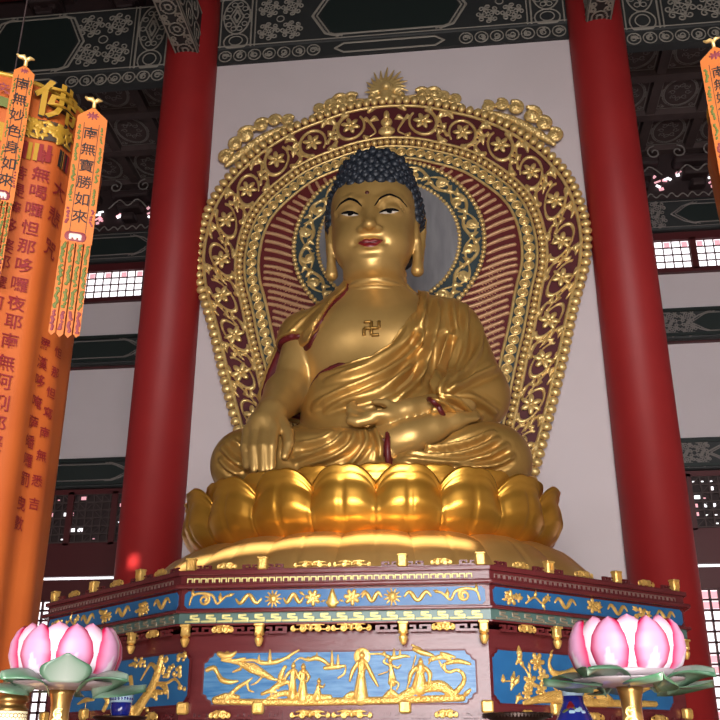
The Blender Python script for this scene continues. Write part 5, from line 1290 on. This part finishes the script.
# ================================================================== OFFERING TABLE AND THINGS ON IT
TZ=1.28
t=thing('offering_table','long dark red offering table in front of the pedestal below the lotus lamps','table',(.6,-3.2,0))
b=MB(); b.cham((0,0,TZ-.04),(3.9,2.2,.08),.015); b.build('table_top','table',t,False)
for sx in(-1,1):
    for sy in(-1,1): MB().cham((sx*1.8,sy*.95,(TZ-.08)/2),(.12,.12,TZ-.08),.01).build('leg','table',t,False)
MB().bbox((-1.85,-1.0,TZ-.30),(1.85,-.96,TZ-.08)).build('apron','table',t,False)
def cmix(a,b_,k): k=np.asarray(k)[...,None]; return np.array(a)*(1-k)+np.array(b_)*k
PD,PM,PL,PWt=srgb(190,18,78),srgb(204,84,136),srgb(200,146,180),srgb(214,202,212)
def lotus_lamp(c,zb,sc,label,rot,front_leaf):
    t=thing('lotus_lamp',label,'lamp',(c[0],c[1],TZ))
    z0=zb-TZ
    b=MB(); b.lathe([(.12,0),(.125,.02),(.09,.04),(.05,.07),(.038,.12),(.045,.16),(.036,.20),(.030,z0-.22),(.036,z0-.17),(.032,z0-.12),(.029,z0-.08),(.031,z0-.05),(.037,z0-.025),(.042,z0-.012)],32); b.build('stand','brass',t)
    S=[(spiral(-.008,0,.022,.006,0,1.3),.004),(spiral(.008,-.03,.02,.006,2,-1.3),.004),(spiral(-.004,.03,.018,.005,1,1.2),.0035)]
    fa=math.atan2(CAM[1]-c[1],CAM[0]-c[0])
    relief('engraved_scroll',S,.002,.004,lambda x,y,h:np.stack([(.0325+h)*np.cos(fa+x/.033),(.0325+h)*np.sin(fa+x/.033),z0-.115+y],-1),'carve',t)
    b=MB(); b.lathe([(.042,z0-.012),(.10,z0-.008),(.165,z0+.004),(.168,z0+.010),(.12,z0+.012),(.0,z0+.012)],40,ripple=lambda a:.03*math.sin(8*a)); b.build('saucer',"leafw",t)
    # leaves around the saucer
    nl=8
    for i in range(nl):
        a=rot+2*PI*i/nl; up=.25 if (front_leaf is not None and i==front_leaf) else 0
        u=np.linspace(-1,1,9); v=np.linspace(0,1,12); V=[];Cc=[]
        for vv in v:
            for uu in u:
                w=.078*math.sin(PI*min(1,vv*.82+.16))**.8*(1-.55*max(0,vv-.6)/.4*1.0); rr=.10+.165*vv
                zz=z0+.004+.020*math.sin(vv*PI)*(1 if i%2 else -.35)+(.012 if i%2 else -.004)*vv-.03*uu*uu*(1-vv)+.012*math.sin(uu*4+i)
                if up: rr=.186+.022*vv; zz=z0+.0+.085*vv
                V.append(((rr)*math.cos(a)-uu*w*math.sin(a),(rr)*math.sin(a)+uu*w*math.cos(a),zz))
                Cc.append(cmix(srgb(136,144,134),srgb(52,92,66),min(1,abs(uu)**1.5*.8+.45*vv)))
        F=[(j*9+k,j*9+k+1,(j+1)*9+k+1,(j+1)*9+k) for j in range(11) for k in range(8)]
        o=mesh('leaf',V,F,'leaf',t,cols=np.array(Cc)); q=o.modifiers.new('thick','SOLIDIFY'); q.thickness=.0018
    # petals
    def pet(a,ri,hh,wd,inner):
        nu,nv=15,20; V=[];Cc=[]
        for vv in np.linspace(0,1,nv):
            for uu in np.linspace(-1,1,nu):
                w=wd*(max(0,math.sin(PI*(.14+.86*vv)))**.5)*(1-.18*max(0,(vv-.8)/.2)**2)
                rr=ri*np.interp(vv,[0,.2,.45,.7,.9,1],[.70,.92,1.,.985,.90,.80]); rr-=.018*uu*uu*0+.012*abs(uu)**2
                th=a+uu*w; V.append((rr*math.cos(th),rr*math.sin(th),z0+.012+hh*vv))
                e=min(1,abs(uu))
                if inner: col=cmix(PWt,PM,np.clip((vv-.72)/.28,0,1)*.8+.35*max(0,e-.75)/.25*(vv>.5))
                else:
                    col=cmix(PL,PD,np.clip((e-.38)/.50,0,1)**1.2*.97+.25*np.clip((vv-.8)/.2,0,1))
                    tri=np.clip(((.46-vv)/.46*.62-e)*14,0,1); col=cmix(col,PWt,tri)
                Cc.append(col)
        F=[(j*nu+k,j*nu+k+1,(j+1)*nu+k+1,(j+1)*nu+k) for j in range(nv-1) for k in range(nu-1)]
        o=mesh('inner_petal' if inner else 'outer_petal',V,F,'petal',t,cols=np.array(Cc)); q=o.modifiers.new('thick','SOLIDIFY'); q.thickness=.003; q.offset=-1
    for i in range(8): pet(rot+.14+2*PI*i/8,.180,.170,.375,False); pet(rot+.14+2*PI*(i+.5)/8,.170,.176,.44,True)
    MB().sphere((0,0,z0+.08),(.045,.045,.05),14,9).build('bulb','bulb',t)
    b=MB(); b.lathe([(.0,z0+.012),(.135,z0+.014),(.15,z0+.03),(.135,z0+.04),(.0,z0+.04)],32); b.build('clear_base','leafw',t)
    return t
MT['leafw']=mat('frosted_white_plastic',srgb(150,138,142),.3); mats_saucer='leafw'
lotus_lamp((-.325,-3.9),1.815,1,'pink lotus lamp on a brass stand in front of the large orange banner',fa0:=-1.15,0)
lotus_lamp((1.462,-3.9),1.812,1,'pink lotus lamp on a brass stand in front of the right red column',.2,None)
# blue cup on a stemmed tray (left)
c=atY(120,717,-3.3); t=thing('offering_dish','dark bronze stemmed dish under the small blue cup near the left lotus lamp','dish',(c[0],c[1],TZ)); h=c[2]-TZ
b=MB(); b.lathe([(.06,0),(.065,.012),(.03,.03),(.016,.08),(.018,h-.06),(.05,h-.025),(.098,h-.006),(.102,h),(.095,h+.002),(.0,h-.004)],32); b.build('bowl','bronze',t)
t=thing('porcelain_cup','small cobalt blue porcelain cup with pale patterned rim on the left stemmed dish','cup',(c[0],c[1],c[2]-.004)); t.scale=(1,1,1.2)
b=MB(); b.lathe([(.030,0),(.032,.006),(.036,.02),(.0405,.046)],28); b.build('cup_body','porc',t)
b=MB(); b.lathe([(.0408,.046),(.0425,.068)],28); b.build('patterned_rim','porcw',t)
b=MB(); b.lathe([(.0428,.068),(.047,.072),(.046,.076),(.036,.074),(.0,.05)],28); b.build('lip','porc',t)
S=[(spiral((i-6)*.012,0,.004,.0015,i,1.2),.0014) for i in range(13)]
fa=math.atan2(CAM[1]-c[1],CAM[0]-c[0]); relief('rim_pattern',S,.001,.001,lambda x,y,hh:np.stack([(.0420+hh)*np.cos(fa+x/.042),(.0420+hh)*np.sin(fa+x/.042),.057+y],-1),'porc',t)
# blue vase (right)
c=atY(572,687,-3.4); t=thing('porcelain_vase','blue enamel vase with a pale rim standing under the right lotus lamp','vase',(c[0],c[1],TZ)); h=c[2]-TZ
b=MB(); b.lathe([(.045,0),(.05,.015),(.042,.04),(.085,h*.38),(.098,h*.55),(.085,h*.72),(.047,h-.075),(.037,h-.055),(.035,h-.022)],32); b.build('vase_body','porc',t)
b=MB(); b.lathe([(.0355,h-.030),(.038,h-.008)],32); b.build('patterned_neck','porcw',t)
b=MB(); b.lathe([(.038,h-.008),(.045,h),(.043,h+.004),(.034,h-.002),(.0,h-.03)],32); b.build('lip','bronze',t)
fa=math.atan2(CAM[1]-c[1],CAM[0]-c[0])
vm=lambda x,y,hh:np.stack([(np.interp(y,[h*.72,h-.075,h-.055,h-.02],[.085,.047,.037,.035])+.001+hh)*np.cos(fa+x/.045),(np.interp(y,[h*.72,h-.075,h-.055,h-.02],[.085,.047,.037,.035])+.001+hh)*np.sin(fa+x/.045),y],-1)
relief('red_flower',[ell(-.012,h-.060,.011,.011),ell(-.004,h-.066,.008,.008),ell(-.018,h-.068,.008,.007)],.0015,.002,vm,'lip',t)
relief('pale_flower',[ell(.012,h-.078,.010,.007),ell(.022,h-.074,.007,.007),ell(-.006,h-.084,.010,.006),ell(.03,h-.084,.008,.006)],.0015,.002,vm,'porcw',t)
relief('green_leaf_pattern',[ell(-.028,h-.080,.012,.005,.5),ell(.002,h-.072,.008,.004,-.6)],.0015,.002,vm,'embg',t)
# honeycomb prayer lamp (bottom left)
c=atY(13,689,-3.74); t=thing('prayer_lamp','brass domed prayer lamp with cream honeycomb body at the bottom left corner','lamp',(c[0],c[1],TZ)); h=c[2]-TZ; s=.057
b=MB(); b.lathe([(.075,0),(.08,.02),(.055,.04),(.055,h-.20)],32); b.build('base','brass',t)
b=MB(); b.lathe([(.052,h-.20),(s,h-.17),(s*1.02,h-.10),(s,h-.072)],32); hb2=b.build('honeycomb_body','honey',t)
S=[]; q=.0075
for i in range(-11,12):
    for j in range(10):
        cx=i*q*1.74+(j%2)*q*.87; cz=h-.165+j*q*1.5; 
        if cz<h-.076: S.append((np.array([(cx+q*math.sin(a),cz+q*math.cos(a)) for a in np.linspace(0,2*PI,7)]),.0014))
fa=math.atan2(CAM[1]-c[1],CAM[0]-c[0]); o=relief('honeycomb_lines',S,.0014,.002,lambda x,y,hh:np.stack([(s*1.01+hh)*np.cos(fa+x/s),(s*1.01+hh)*np.sin(fa+x/s),y],-1),'brass',t)
b=MB(); b.lathe([(s,h-.072),(s*1.05,h-.066),(s*.9,h-.058),(s*.86,h-.045),(s*1.02,h-.040),(s*1.0,h-.030),(s*.8,h-.016),(s*.5,h-.004),(s*.2,h+.004),(.006,h+.010),(.008,h+.016),(.0,h+.022)],32); b.build('domed_cap','brass',t)
# incense burner rim (bottom centre right)
c=atY(517,714,-2.6); t=thing('incense_burner','dark bronze incense burner with toothed rim at the bottom, right of the front panel','burner',(c[0],c[1],TZ)); h=c[2]-TZ
b=MB(); b.lathe([(.09,0),(.10,.03),(.06,.06),(.12,h*.5),(.125,h*.75),(.10,h-.03),(.145,h-.012),(.148,h),(.13,h+.004),(.0,h+.002)],48); b.build('bowl','bronze',t)
b=MB()
for i in range(64): a=2*PI*i/64; b.box((.147*math.cos(a),.147*math.sin(a),h-.008),(.006,.007,.016),rotz(a))
b.build('toothed_rim','bronze',t,False)
# ------------------------------------------------------------------ daylight
def area(name,loc,rot,sx,sy,power,col=(1,1,1)):
    l=bpy.data.lights.new(name,'AREA'); l.shape='RECTANGLE'; l.size=sx; l.size_y=sy; l.energy=power; l.color=col
    o=bpy.data.objects.new(name,l); COL.objects.link(o); o.location=loc; o.rotation_euler=rot; return o
a_=area('door_daylight',(2.6,-15.7,3.3),(PI/2-.12,0,0),8.4,5.6,1400,(1,.975,.98)); a_.data.spread=1.9
sl=bpy.data.lights.new('sun','SUN'); sl.energy=22; sl.angle=.006; sl.color=(1,.92,.80); so=bpy.data.objects.new('sun',sl); COL.objects.link(so); so.rotation_euler=(PI/2-math.radians(20),0,0); so.location=(0,-30,20)
w=bpy.data.worlds.new('sky'); SC.world=w; w.use_nodes=True; bg=w.node_tree.nodes['Background']; bg.inputs['Color'].default_value=(.5,.5,.55,1); bg.inputs['Strength'].default_value=.25
SC.view_settings.view_transform='Standard'; SC.view_settings.look='None'; SC.view_settings.exposure=0; SC.view_settings.gamma=1
SC.view_settings.use_curve_mapping=False
